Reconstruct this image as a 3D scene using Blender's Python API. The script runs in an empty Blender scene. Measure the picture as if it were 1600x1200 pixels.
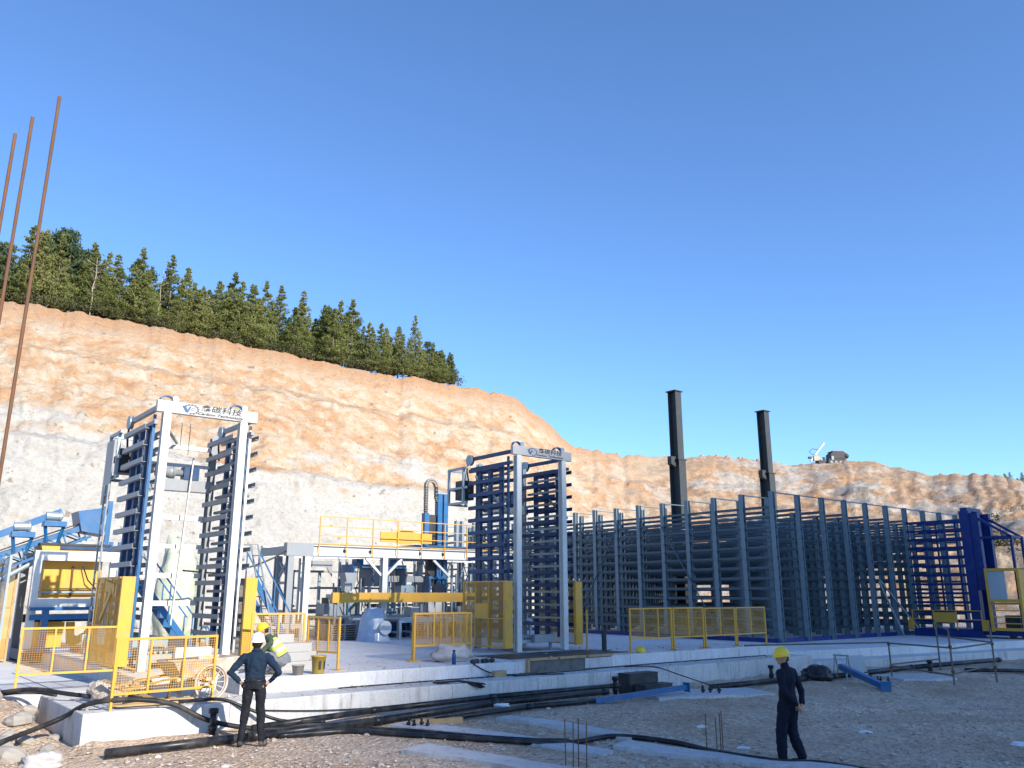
import bpy, bmesh, math, random
import numpy as np
from mathutils import Vector, Matrix, Quaternion, noise
random.seed(7); rnd = random.random
SC = bpy.context.scene
COL = SC.collection
R = math.radians
# ------------------------------------------------------------------ camera
A = R(38.883)                                   # the site grid is turned by this much against the view
E1 = Vector((math.cos(A), math.sin(A), 0)); E2 = Vector((-math.sin(A), math.cos(A), 0))
C0 = Vector((-7.01, 14.491, 0))                 # front left corner of the concrete footing
def W(p, q, z=0.0):
    v = C0 + E1 * p + E2 * q
    return Vector((v.x, v.y, z))
def PQ(x, y):
    d = Vector((x, y, 0)) - C0
    return d.dot(E1), d.dot(E2)
cam = bpy.data.cameras.new('camera'); co = bpy.data.objects.new('camera', cam); COL.objects.link(co)
cam.sensor_width = 36; cam.lens = 36 * 1299 / 1600; cam.clip_end = 3000; cam.clip_start = .1
co.location = (0, 0, 2.458); co.rotation_euler = (R(90 + 14.146), 0, 0)
SC.camera = co
# ------------------------------------------------------------------ light
SUN_EL = R(28); HS = Vector((.68, -.733, 0)).normalized()
dsun = Vector((HS.x * math.cos(SUN_EL), HS.y * math.cos(SUN_EL), math.sin(SUN_EL)))
w = bpy.data.worlds.new('World'); SC.world = w; w.use_nodes = True
nt = w.node_tree; bg = nt.nodes['Background']
sky = nt.nodes.new('ShaderNodeTexSky'); sky.sky_type = 'NISHITA'; sky.sun_disc = False
sky.sun_elevation = SUN_EL; sky.sun_rotation = math.atan2(HS.x, HS.y)
sky.altitude = 1000; sky.air_density = 1.0; sky.dust_density = .4; sky.ozone_density = 7.5
nt.links.new(sky.outputs[0], bg.inputs[0]); bg.inputs[1].default_value = .137
sun = bpy.data.lights.new('sun', 'SUN'); so = bpy.data.objects.new('sun', sun); COL.objects.link(so)
sun.energy = 4.0; sun.angle = R(.55); sun.color = (1, .93, .82)
so.rotation_euler = dsun.to_track_quat('Z', 'Y').to_euler(); so.location = (30, -30, 40)
SC.view_settings.view_transform = 'Standard'; SC.view_settings.look = 'None'
SC.view_settings.exposure = 1.02; SC.view_settings.gamma = 1
# ------------------------------------------------------------------ materials
def newmat(name):
    m = bpy.data.materials.new(name); m.use_nodes = True
    return m, m.node_tree, m.node_tree.nodes['Principled BSDF']
def N(nt, t, **kw):
    n = nt.nodes.new(t)
    for k, v in kw.items():
        if k in n.inputs: n.inputs[k].default_value = v
        else: setattr(n, k, v)
    return n
def ramp(nt, src, stops):
    r = nt.nodes.new('ShaderNodeValToRGB'); nt.links.new(src, r.inputs[0])
    el = r.color_ramp.elements
    while len(el) < len(stops): el.new(.5)
    for e, (p, c) in zip(el, stops): e.position = p; e.color = (*c, 1) if len(c) == 3 else c
    return r
def mixc(nt, fac, a, b, mode='MIX'):
    m = nt.nodes.new('ShaderNodeMix'); m.data_type = 'RGBA'; m.blend_type = mode
    for s, v in ((m.inputs[0], fac), (m.inputs[6], a), (m.inputs[7], b)):
        if hasattr(v, 'links') or hasattr(v, 'is_linked'): nt.links.new(v, s)
        elif isinstance(v, (tuple, list)): s.default_value = (*v, 1)
        else: s.default_value = v
    return m.outputs[2]
def coords(nt, kind='Object', scale=1.0):
    tc = nt.nodes.new('ShaderNodeTexCoord'); mp = nt.nodes.new('ShaderNodeMapping')
    nt.links.new(tc.outputs[kind], mp.inputs[0])
    mp.inputs['Scale'].default_value = scale if isinstance(scale, tuple) else (scale,) * 3
    return mp.outputs[0]
def noisen(nt, vec, scale, detail=6, rough=.6):
    n = N(nt, 'ShaderNodeTexNoise', Scale=scale, Detail=detail, Roughness=rough); nt.links.new(vec, n.inputs['Vector'])
    return n.outputs['Fac']
def bumpn(nt, bs, h, dist=.02, strength=.6):
    b = N(nt, 'ShaderNodeBump', Strength=strength, Distance=dist); nt.links.new(h, b.inputs['Height']); nt.links.new(b.outputs[0], bs.inputs['Normal'])
def paint(name, col, rough=.5, metal=0., dirt=(.25, .2, .15), amt=.35, sc=2.5):
    m, nt, bs = newmat(name)
    v = coords(nt, 'Object')
    n1 = noisen(nt, v, sc); n2 = noisen(nt, coords(nt, 'Object', (3, 3, .6)), sc * 2.2, 4)
    f = ramp(nt, n1, [(.45, (0, 0, 0)), (.75, (amt,) * 3)]).outputs[0]
    dk = tuple(c * .78 for c in col)
    c1 = mixc(nt, n2, col, dk); c2 = mixc(nt, f, c1, dirt)
    nt.links.new(c2, bs.inputs['Base Color'])
    bs.inputs['Roughness'].default_value = rough; bs.inputs['Metallic'].default_value = metal
    bs.inputs['Specular IOR Level'].default_value = .5 if max(col) > .25 else .28
    return m
M = {}
M['white'] = paint('white paint', (.64, .64, .61), .45, dirt=(.42, .38, .32), amt=.35)
M['grey'] = paint('grey paint', (.27, .29, .31), .45, amt=.3)
M['galv'] = paint('galvanised steel', (.30, .37, .41), .42, .35, amt=.15)
M['rack'] = paint('rack steel', (.085, .13, .16), .5, .0, dirt=(.05, .06, .07), amt=.3)
M['blue'] = paint('blue paint', (.006, .115, .29), .4, amt=.25)
M['navy'] = paint('dark and shaded blue paint', (.012, .055, .15), .42, amt=.2)  # dark blue parts; on tower sides the blue paint with shade put into it
M['royal'] = paint('royal blue paint', (.005, .028, .17), .4, amt=.1)
M['yellow'] = paint('yellow paint', (.70, .36, .03), .5, dirt=(.36, .24, .11), amt=.65)
M['rackpost'] = paint('pale rack steel', (.17, .24, .28), .5, .0, dirt=(.09, .11, .12), amt=.35)
M['column'] = paint('dark primer', (.05, .058, .062), .6, dirt=(.08, .08, .08), amt=.5)
M['rust'] = paint('rusty steel', (.17, .085, .045), .85, dirt=(.10, .06, .05), amt=.9, sc=9)
M['black'] = paint('black plastic', (.012, .014, .018), .35, dirt=(.16, .14, .12), amt=.35, sc=4)
M['dark'] = paint('dark steel', (.035, .038, .042), .5, dirt=(.14, .12, .1), amt=.4)
M['rubber'] = paint('rubber', (.018, .018, .02), .6, dirt=(.2, .17, .14), amt=.4)
M['wood'] = paint('raw timber', (.45, .31, .15), .8, dirt=(.2, .14, .08), amt=.6, sc=5)
M['board'] = paint('grey ply', (.16, .15, .14), .8, dirt=(.05, .05, .05), amt=.7, sc=6)
M['brick'] = paint('grey block', (.40, .39, .37), .85, dirt=(.35, .33, .3), amt=.6, sc=7)
M['dusty'] = paint('dusty boards', (.55, .47, .38), .9, dirt=(.3, .2, .14), amt=.8, sc=6)
M['skin'] = paint('skin', (.42, .23, .15), .55, amt=.1)
M['shirt'] = paint('navy shirt', (.006, .02, .042), .85, dirt=(.01, .03, .055), amt=.6, sc=6)
M['trouser'] = paint('black trousers', (.008, .009, .014), .85, dirt=(.02, .02, .025), amt=.5, sc=6)
M['suit'] = paint('navy work suit', (.004, .007, .02), .85, dirt=(.007, .011, .03), amt=.5, sc=6)
M['shoe'] = paint('dusty shoes', (.05, .045, .04), .8, dirt=(.2, .17, .14), amt=.8, sc=9)
M['hatw'] = paint('white helmet', (.8, .8, .78), .3, amt=.1)
M['haty'] = paint('yellow helmet', (.82, .56, .02), .3, amt=.1)
M['green'] = paint('green jacket', (.045, .075, .045), .85, amt=.2)
M['vest'] = paint('lime vest', (.62, .75, .10), .7, amt=.1)
M['silver'] = paint('reflective tape', (.5, .52, .52), .4, amt=.1)
M['gtrouser'] = paint('grey trousers', (.16, .17, .2), .9, amt=.4)
M['scaf'] = paint('old scaffold tube', (.17, .15, .13), .6, .3, dirt=(.1, .07, .05), amt=.6, sc=6)
M['offwhite'] = paint('off-white paint', (.50, .51, .51), .45, amt=.25)
M['wrapgreen'] = paint('green plastic netting', (.42, .46, .34), .7, dirt=(.62, .58, .49), amt=.9, sc=3.5)
M['signwhite'] = paint('sign white', (.43, .43, .42), .5, amt=.1)
M['hair'] = paint('black hair', (.01, .009, .008), .6, amt=.1)
M['bucket'] = paint('mustard bucket', (.36, .24, .03), .45, amt=.3)
M['mortar'] = paint('mortar', (.34, .31, .27), .95, amt=.4)
M['bottle'] = paint('blue bottle', (.02, .08, .22), .3, amt=.1)
M['plastic'] = paint('plastic sheet', (.42, .47, .56), .22, dirt=(.62, .64, .68), amt=.8, sc=3)
M['sack'] = paint('woven sack', (.5, .46, .43), .8, dirt=(.3, .27, .25), amt=.8, sc=6)
M['sheet'] = paint('grey sheet', (.30, .34, .37), .5, amt=.3)
M['litter'] = paint('white litter', (.75, .77, .8), .6, amt=.1)
M['ink'] = paint('black lettering', (.012, .012, .013), .5, amt=0)
M['logo'] = paint('logo blue', (.05, .11, .22), .4, amt=0)
M['logog'] = paint('logo grey', (.10, .105, .13), .4, amt=0)
M['redpaint'] = paint('faded red paint', (.32, .07, .03), .6, amt=.5)
M['bark'] = paint('bark', (.16, .125, .09), .9, amt=.5)
M['deadwood'] = paint('pale dead wood', (.36, .32, .25), .9, amt=.4)
m, nt, bs = newmat('clear shield'); bs.inputs['Base Color'].default_value = (.75, .8, .82, 1); bs.inputs['Roughness'].default_value = .15
bs.inputs['Transmission Weight'].default_value = .75; bs.inputs['IOR'].default_value = 1.1; M['clear'] = m
m, nt, bs = newmat('cab glass'); bs.inputs['Base Color'].default_value = (.30, .38, .42, 1); bs.inputs['Roughness'].default_value = .08; M['glass'] = m
# concrete
def concrete(name, col, stain):
    m, nt, bs = newmat(name)
    v = coords(nt, 'Object')
    n1 = noisen(nt, v, .7, 8, .65); n2 = noisen(nt, coords(nt, 'Object', (2.5, 2.5, .45)), 2.2, 8, .7); n3 = noisen(nt, v, 22, 3)
    f1 = ramp(nt, n1, [(.38, (0, 0, 0)), (.7, (.75,) * 3)]).outputs[0]
    c = mixc(nt, f1, col, tuple(x * .72 for x in col))
    f2 = ramp(nt, n2, [(.50, (0, 0, 0)), (.68, (.75,) * 3)]).outputs[0]
    c = mixc(nt, f2, c, stain)
    f3 = ramp(nt, n3, [(.3, (.86,) * 3), (.7, (1.05,) * 3)]).outputs[0]
    c = mixc(nt, 1., c, f3, 'MULTIPLY')
    nt.links.new(c, bs.inputs['Base Color']); bs.inputs['Roughness'].default_value = .9
    bumpn(nt, bs, noisen(nt, v, 14, 8, .7), .012, .5)
    return m
M['conc'] = concrete('concrete', (.58, .565, .54), (.29, .27, .245))
M['floor'] = concrete('concrete floor', (.64, .63, .62), (.43, .41, .39))
M['pad'] = concrete('pad concrete', (.52, .51, .50), (.29, .27, .25))
# gravel ground
m, nt, bs = newmat('gravel ground'); v = coords(nt, 'Object')
n1 = noisen(nt, v, .35, 8, .65); n2 = noisen(nt, v, 3.0, 8, .75)
vo = N(nt, 'ShaderNodeTexVoronoi', Scale=16.0); nt.links.new(v, vo.inputs['Vector'])
c = ramp(nt, n1, [(.3, (.38, .26, .165)), (.5, (.53, .40, .285)), (.68, (.62, .50, .385))]).outputs[0]
c = mixc(nt, ramp(nt, n2, [(.35, (0, 0, 0)), (.7, (.6,) * 3)]).outputs[0], c, (.28, .19, .13))
g = ramp(nt, vo.outputs['Color'], [(0, (.62,) * 3), (1, (1.35,) * 3)]).outputs[0]
c = mixc(nt, 1., c, g, 'MULTIPLY'); nt.links.new(c, bs.inputs['Base Color']); bs.inputs['Roughness'].default_value = .95
mm = nt.nodes.new('ShaderNodeMath'); mm.operation = 'ADD'; nt.links.new(vo.outputs['Distance'], mm.inputs[0]); nt.links.new(noisen(nt, v, 7, 8, .75), mm.inputs[1])
bumpn(nt, bs, mm.outputs[0], .05, .8); M['ground'] = m
# loose stones: tint changes from stone to stone
m, nt, bs = newmat('loose stone'); v = coords(nt, 'Object')
c = ramp(nt, noisen(nt, v, 9, 2), [(.3, (.2, .155, .125)), (.5, (.38, .32, .27)), (.7, (.55, .5, .45))]).outputs[0]
nt.links.new(c, bs.inputs['Base Color']); bs.inputs['Roughness'].default_value = .95; M['stone'] = m
# quarry face: cream rock below, orange soil above, rust and grey on the right part
m, nt, bs = newmat('quarry face'); v = coords(nt, 'Object', (1, 1, 1.1))
at = N(nt, 'ShaderNodeAttribute', attribute_name='band'); sd = N(nt, 'ShaderNodeAttribute', attribute_name='side')
big = noisen(nt, coords(nt, 'Object', (.6, .6, 1.6)), .16, 8, .65); med = noisen(nt, coords(nt, 'Object', (.9, .9, 1.05)), .6, 10, .72); fine = noisen(nt, v, 4.5, 10, .8)
def math2(nt, op, a, b):
    n = nt.nodes.new('ShaderNodeMath'); n.operation = op
    for i, x in enumerate((a, b)):
        if isinstance(x, (int, float)): n.inputs[i].default_value = x
        else: nt.links.new(x, n.inputs[i])
    return n.outputs[0]
cream = ramp(nt, med, [(.3, (.40, .35, .285)), (.45, (.475, .45, .40)), (.7, (.52, .50, .46))]).outputs[0]
soil = ramp(nt, med, [(.32, (.42, .22, .10)), (.44, (.475, .29, .16)), (.53, (.51, .385, .26)), (.61, (.54, .465, .365))]).outputs[0]
lv = math2(nt, 'ADD', at.outputs['Fac'], math2(nt, 'MULTIPLY', math2(nt, 'SUBTRACT', big, .5), .75))
c = mixc(nt, ramp(nt, lv, [(.46, (0, 0, 0)), (.52, (1, 1, 1))]).outputs[0], cream, soil)
topf = math2(nt, 'ADD', at.outputs['Fac'], math2(nt, 'MULTIPLY', math2(nt, 'SUBTRACT', med, .5), .35))
c = mixc(nt, ramp(nt, topf, [(.90, (0, 0, 0)), (.99, (.7,) * 3)]).outputs[0], c, (.38, .195, .09))
rgt = ramp(nt, math2(nt, 'ADD', math2(nt, 'MULTIPLY', big, .9), math2(nt, 'MULTIPLY', med, .35)), [(.42, (.31, .235, .165)), (.54, (.41, .32, .225)), (.62, (.36, .21, .11)), (.70, (.43, .385, .33)), (.80, (.25, .225, .20))]).outputs[0]
c = mixc(nt, sd.outputs['Fac'], c, rgt)
streak = noisen(nt, coords(nt, 'Object', (1, 1, .22)), 1.4, 6, .6)
c = mixc(nt, ramp(nt, streak, [(.56, (0, 0, 0)), (.72, (.45,) * 3)]).outputs[0], c, (.36, .32, .27))
spots = noisen(nt, v, 1.6, 2, .5)
c = mixc(nt, ramp(nt, spots, [(.68, (0, 0, 0)), (.72, (.7,) * 3)]).outputs[0], c, (.20, .15, .11))
vr = N(nt, 'ShaderNodeTexVoronoi', Scale=.9); nt.links.new(coords(nt, 'Object', (1, 1, .8)), vr.inputs['Vector'])
c = mixc(nt, ramp(nt, vr.outputs['Distance'], [(.0, (.75,) * 3), (.10, (0, 0, 0))]).outputs[0], c, (.17, .12, .085))
cr_ = N(nt, 'ShaderNodeTexVoronoi', Scale=.55, feature='DISTANCE_TO_EDGE'); nt.links.new(coords(nt, 'Object', (1, 1, 1.3)), cr_.inputs['Vector'])
fm = ramp(nt, fine, [(.32, (.70,) * 3), (.48, (1.0,) * 3), (.68, (1.12,) * 3)]).outputs[0]
c = mixc(nt, 1., c, fm, 'MULTIPLY')
pit = N(nt, 'ShaderNodeTexVoronoi', Scale=2.6); nt.links.new(coords(nt, 'Object', (1, 1, 1.2)), pit.inputs['Vector'])
pm_ = math2(nt, 'MULTIPLY', ramp(nt, pit.outputs['Distance'], [(.08, (1,) * 3), (.20, (0, 0, 0))]).outputs[0], ramp(nt, noisen(nt, v, .5, 6, .7), [(.48, (0, 0, 0)), (.60, (.8,) * 3)]).outputs[0])
c = mixc(nt, pm_, c, (.20, .145, .10)); nt.links.new(c, bs.inputs['Base Color']); bs.inputs['Roughness'].default_value = .95
v2 = N(nt, 'ShaderNodeTexVoronoi', Scale=1.7); nt.links.new(v, v2.inputs['Vector'])
bumpn(nt, bs, math2(nt, 'ADD', math2(nt, 'ADD', math2(nt, 'MULTIPLY', med, 2.2), fine), math2(nt, 'MULTIPLY', v2.outputs['Distance'], .5)), .35, .7); M['cliff'] = m
# foliage
def leafmat(name, stops):
    m, nt, bs = newmat(name)
    oi = nt.nodes.new('ShaderNodeObjectInfo'); v = coords(nt, 'Object')
    f = math2(nt, 'ADD', noisen(nt, v, 1.3, 4), math2(nt, 'MULTIPLY', math2(nt, 'SUBTRACT', oi.outputs['Random'], .5), .28))
    nt.links.new(ramp(nt, f, stops).outputs[0], bs.inputs['Base Color']); bs.inputs['Roughness'].default_value = .7
    tl = nt.nodes.new('ShaderNodeBsdfTranslucent'); ms = nt.nodes.new('ShaderNodeMixShader'); ms.inputs[0].default_value = .5
    cl = bs.inputs['Base Color'].links[0].from_socket; nt.links.new(cl, tl.inputs[0]); nt.links.new(bs.outputs[0], ms.inputs[1]); nt.links.new(tl.outputs[0], ms.inputs[2]); nt.links.new(ms.outputs[0], nt.nodes['Material Output'].inputs[0])
    return m
M['needle'] = leafmat('conifer needles', [(.3, (.13, .16, .04)), (.5, (.23, .255, .075)), (.72, (.34, .34, .12))])
M['pine'] = leafmat('pine needles', [(.3, (.06, .10, .05)), (.5, (.11, .155, .07)), (.75, (.17, .21, .09))])
M['scrub'] = leafmat('scrub leaves', [(.3, (.04, .055, .02)), (.5, (.085, .095, .04)), (.75, (.16, .15, .07))])
# ------------------------------------------------------------------ mesh helpers
class MB:
    def __init__(s): s.v = []; s.f = []
    def add(s, vs, fs):
        o = len(s.v); s.v += [tuple(x) for x in vs]; s.f += [tuple(i + o for i in f) for f in fs]; return s
    def box(s, x0, x1, y0, y1, z0, z1):
        return s.add([(x0, y0, z0), (x1, y0, z0), (x1, y1, z0), (x0, y1, z0), (x0, y0, z1), (x1, y0, z1), (x1, y1, z1), (x0, y1, z1)],
                     [(0, 3, 2, 1), (4, 5, 6, 7), (0, 1, 5, 4), (1, 2, 6, 5), (2, 3, 7, 6), (3, 0, 4, 7)])
    def bar(s, a, b, w, h=None, up=(0, 0, 1)):
        h = h or w; a = Vector(a); b = Vector(b); d = (b - a).normalized(); u = Vector(up)
        if abs(d.dot(u)) > .98: u = Vector((1, 0, 0))
        x = d.cross(u).normalized(); y = x.cross(d).normalized()
        q = [(-w / 2, -h / 2), (w / 2, -h / 2), (w / 2, h / 2), (-w / 2, h / 2)]
        return s.add([p + x * i + y * j for p in (a, b) for i, j in q], [(0, 1, 2, 3), (7, 6, 5, 4), (0, 4, 5, 1), (1, 5, 6, 2), (2, 6, 7, 3), (3, 7, 4, 0)])
    def tube(s, pts, r, n=8, cap=True):
        pts = [Vector(p) for p in pts]; k = len(pts)
        rs = r if isinstance(r, (list, tuple)) else [r] * k
        vs = []; prev = None
        for i, p in enumerate(pts):
            d = (pts[min(i + 1, k - 1)] - pts[max(i - 1, 0)]).normalized()
            if prev is None:
                u = Vector((0, 0, 1)) if abs(d.z) < .9 else Vector((1, 0, 0)); x = d.cross(u).normalized()
            else: x = (prev - d * prev.dot(d)).normalized()
            prev = x; y = d.cross(x)
            vs += [p + (x * math.cos(t) + y * math.sin(t)) * rs[i] for t in [2 * math.pi * j / n for j in range(n)]]
        fs = [(i * n + j, i * n + (j + 1) % n, (i + 1) * n + (j + 1) % n, (i + 1) * n + j) for i in range(k - 1) for j in range(n)]
        if cap: fs += [tuple(range(n))[::-1], tuple((k - 1) * n + j for j in range(n))]
        return s.add(vs, fs)
    def lathe(s, prof, c=(0, 0, 0), n=16, axis='z'):
        c = Vector(c); vs = []
        for r, h in prof:
            for j in range(n):
                t = 2 * math.pi * j / n; a, b = r * math.cos(t), r * math.sin(t)
                vs.append(c + Vector({'z': (a, b, h), 'y': (a, h, b), 'x': (h, a, b)}[axis]))
        k = len(prof)
        fs = [(i * n + j, i * n + (j + 1) % n, (i + 1) * n + (j + 1) % n, (i + 1) * n + j) for i in range(k - 1) for j in range(n)]
        fs += [tuple(range(n))[::-1], tuple((k - 1) * n + j for j in range(n))]
        return s.add(vs, fs)
    def prism(s, poly, z0, z1):
        n = len(poly)
        return s.add([(x, y, z0) for x, y in poly] + [(x, y, z1) for x, y in poly],
                     [tuple(range(n))[::-1], tuple(range(n, 2 * n))] + [(i, (i + 1) % n, n + (i + 1) % n, n + i) for i in range(n)])
    def plate(s, poly, y0, y1):                     # outline in x,z with thickness along y
        n = len(poly)
        return s.add([(x, y0, z) for x, z in poly] + [(x, y1, z) for x, z in poly],
                     [tuple(range(n)), tuple(range(n, 2 * n))[::-1]] + [(i, n + i, n + (i + 1) % n, (i + 1) % n) for i in range(n)])
    def ell(s, c, r, rot=None, n=14, k=9):
        c = Vector(c); vs = [];
        for i in range(k + 1):
            ph = math.pi * (i + .02) / (k + .04)
            for j in range(n):
                t = 2 * math.pi * j / n
                p = Vector((r[0] * math.sin(ph) * math.cos(t), r[1] * math.sin(ph) * math.sin(t), r[2] * math.cos(ph)))
                if rot is not None: p = rot @ p
                vs.append(c + p)
        fs = [(i * n + j, (i + 1) * n + j, (i + 1) * n + (j + 1) % n, i * n + (j + 1) % n) for i in range(k) for j in range(n)]
        fs += [tuple(range(n)), tuple(k * n + j for j in range(n))[::-1]]
        return s.add(vs, fs)
    def hsec(s, a, b, w, d, t=.014):                # upright H section between two heights, a=(x,y,z0) b=z1
        x, y, z0 = a
        s.box(x - w / 2, x + w / 2, y - d / 2, y - d / 2 + t, z0, b); s.box(x - w / 2, x + w / 2, y + d / 2 - t, y + d / 2, z0, b)
        return s.box(x - t / 2, x + t / 2, y - d / 2 + t, y + d / 2 - t, z0, b)
    def mesh(s, name):
        me = bpy.data.meshes.new(name); me.from_pydata(s.v, [], s.f); me.update(); return me
    def build(s, name, mat, parent=None, smooth=False):
        return obj(name, s.mesh(name), mat, parent, smooth)
def obj(name, me, mat=None, parent=None, smooth=False):
    if mat is not None and not me.materials: me.materials.append(M[mat] if isinstance(mat, str) else mat)
    if smooth: me.polygons.foreach_set('use_smooth', [True] * len(me.polygons))
    o = bpy.data.objects.new(name, me); COL.objects.link(o)
    if parent: o.parent = parent
    return o
def tag(o, label=None, cat=None, group=None, kind=None):
    for k, v in (('label', label), ('category', cat), ('group', group), ('kind', kind)):
        if v: o[k] = v
    return o
def thing(name, label, cat, loc=(0, 0, 0), rz=A, group=None):
    o = bpy.data.objects.new(name, None); COL.objects.link(o); o.empty_display_size = .2
    o.location = loc; o.rotation_euler = (0, 0, rz); return tag(o, label, cat, group)
def inst(name, src, parent, loc=(0, 0, 0), rot=(0, 0, 0), sc=(1, 1, 1)):
    o = bpy.data.objects.new(name, src if isinstance(src, bpy.types.Mesh) else src.data); COL.objects.link(o)
    o.parent = parent; o.location = loc; o.rotation_euler = rot; o.scale = sc; return o
def smooth01(x): x = max(0., min(1., x)); return x * x * (3 - 2 * x)
def fbm(x, y, z=0., o=5): return noise.fractal(Vector((x, y, z)), 1., 2., o)
# ------------------------------------------------------------------ ground
def gz(x, y, fine=True):
    p, q = PQ(x, y)
    z = -.18 * smooth01((-q - 2) / 4) * smooth01((p - 3) / 4) + .8 * smooth01((10 - math.hypot(x, y)) / 6)
    if p < 0 and q < 3.6: z += .5 * smooth01((q - .5) / 2.6) * smooth01((-p - .02) / .5)
    if 0 < p < 46 and -1.2 < q < .2: z += (.07 + .10 * fbm(x * .9, y * .9, 2)) * smooth01((q + 1.1) / 1.0)
    for k0, sl_ in ((15.9, .10), (17.5, .10), (19.3, .16)):
        if x > 4.6: z -= .06 * smooth01((x - 4.6) / 3) * math.exp(-((y - k0 - sl_ * (x - 4) - .25 * math.sin(x * .35)) / .22) ** 2) - .03 * smooth01((x - 4.6) / 3) * math.exp(-((y - k0 - .5 - sl_ * (x - 4) - .25 * math.sin(x * .35)) / .2) ** 2)
    if fine: z += .05 * fbm(x * .55, y * .55, 3) + .022 * fbm(x * 2.1, y * 2.1, 9, 3)
    return z
def lines(a, b, st, lo, hi):
    v = list(np.arange(a, b, st)); s = st; x = a
    while x > lo: s *= 1.35; x -= s; v.insert(0, x)
    s = st; x = v[-1]
    while x < hi: s *= 1.35; x += s; v.append(x)
    return v
xs = lines(-15, 24, .16, -900, 900); ys = lines(9, 33, .16, -900, 900)
vs = [(x, y, gz(x, y, 9 < y < 60 and abs(x) < 40)) for y in ys for x in xs]
nx = len(xs); fs = [(j * nx + i, j * nx + i + 1, (j + 1) * nx + i + 1, (j + 1) * nx + i) for j in range(len(ys) - 1) for i in range(nx - 1)]
me = bpy.data.meshes.new('ground'); me.from_pydata(vs, [], fs)
tag(obj('ground', me, 'ground', None, True), kind='structure')
# ------------------------------------------------------------------ quarry face behind the yard
def ray(u, v):
    th = R(14.146); x = (u - 800) / 1299; y = (600 - v) / 1299
    return x / (math.cos(th) - y * math.sin(th)), (math.sin(th) + y * math.cos(th)) / (math.cos(th) - y * math.sin(th))
CREST = [(-700, 350, 58), (-300, 415, 61), (0, 470, 64), (100, 484, 66), (200, 502, 68), (300, 521, 70), (400, 544, 72), (500, 565, 75), (600, 584, 78), (700, 600, 82), (770, 612, 85), (800, 622, 86),
         (830, 640, 88), (865, 668, 90), (895, 698, 92), (940, 706, 95), (1000, 711, 100), (1060, 716, 104), (1110, 712, 106), (1160, 714, 108), (1200, 722, 108), (1260, 725, 108), (1330, 722, 106), (1370, 722, 105), (1400, 731, 104),
         (1450, 741, 100), (1530, 741, 96), (1600, 753, 92), (1750, 768, 85), (2100, 800, 75), (2600, 830, 65)]
cs = []
for u, v, Y in CREST:
    s, k = ray(u, v); cs.append((s, Y, 2.458 + k * Y))
cs = np.array(cs)
BASE = np.array([(ray(u, 930)[0], Y) for u, Y in ((-700, 32), (0, 38), (400, 45), (700, 57), (900, 65), (1100, 70), (1300, 70), (1500, 63), (1700, 55), (2100, 48), (2600, 42))])
NS, NT = 800, 150
S = np.linspace(cs[0, 0], cs[-1, 0], NS)
def crest(s): return np.interp(s, cs[:, 0], cs[:, 1]), np.interp(s, cs[:, 0], cs[:, 2])
PT = np.array([0, .10, .40, .47, .72, .80, 1.]); PY = np.array([0, .02, .27, .37, .66, .80, 1.]); PZ = np.array([0, .08, .44, .465, .75, .80, 1.])
vs = []; band = []; side = []
for s in S:
    yc, zc = crest(s); yb = np.interp(s, BASE[:, 0], BASE[:, 1])
    zc += .35 * fbm(s * 40, 1.7) + .25 * fbm(s * 130, 5.1) * (1 if s > .05 else .5)
    sd = smooth01((s - .06) / .16)
    for j in range(NT):
        t = j / (NT - 1)
        fy = np.interp(t, PT, PY) * (1 - .5 * sd) + t * .5 * sd; fz = np.interp(t, PT, PZ) * (1 - .6 * sd) + t * .6 * sd
        Y = yb + (yc - yb) * fy; X = s * Y; z = -.6 + (zc + .6) * fz
        env = math.sin(math.pi * min(1, t * 1.02)) ** .5 if t < 1 else 0
        d = env * ((.8 + 1.7 * sd) * fbm(X * .10, Y * .10, z * .16) + (.24 + .7 * sd) * fbm(X * .42, Y * .3, z * .5 + 7) + .30 * fbm(X * 1.2, Y * 1.2, z * 1.5, 5) + .22 * abs(fbm(X * .8 + 9, Y * .8, z * .35, 4)))
        d += env * sd * 1.2 * abs(fbm(X * .22 + 3, Y * .1, z * .05, 4))
        Y2 = Y - d * .9
        vs.append((s * Y + d * .15, Y2, z + env * .25 * d)); band.append(t); side.append(sd)
    for dy, dz in ((1.5, .15), (4, .5), (9, 1.3), (18, 3.0), (45, 6), (120, 9), (400, 5)):
        k = .23 if s < .02 else .06
        Y = yc + dy; vs.append((s * Y, Y, zc + (dy * k if dy < 30 else 30 * k * (1 if dy < 60 else .6)) + .3 * fbm(s * Y * .3, Y * .3))); band.append(1.); side.append(sd)
nt_ = NT + 7
fs = [(i * nt_ + j, (i + 1) * nt_ + j, (i + 1) * nt_ + j + 1, i * nt_ + j + 1) for i in range(NS - 1) for j in range(nt_ - 1)]
me = bpy.data.meshes.new('quarry_hillside'); me.from_pydata(vs, [], fs)
for nm, dat in (('band', band), ('side', side)):
    a_ = me.attributes.new(nm, 'FLOAT', 'POINT'); a_.data.foreach_set('value', dat)
tag(obj('quarry_hillside', me, 'cliff', None, True), kind='structure')
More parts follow.
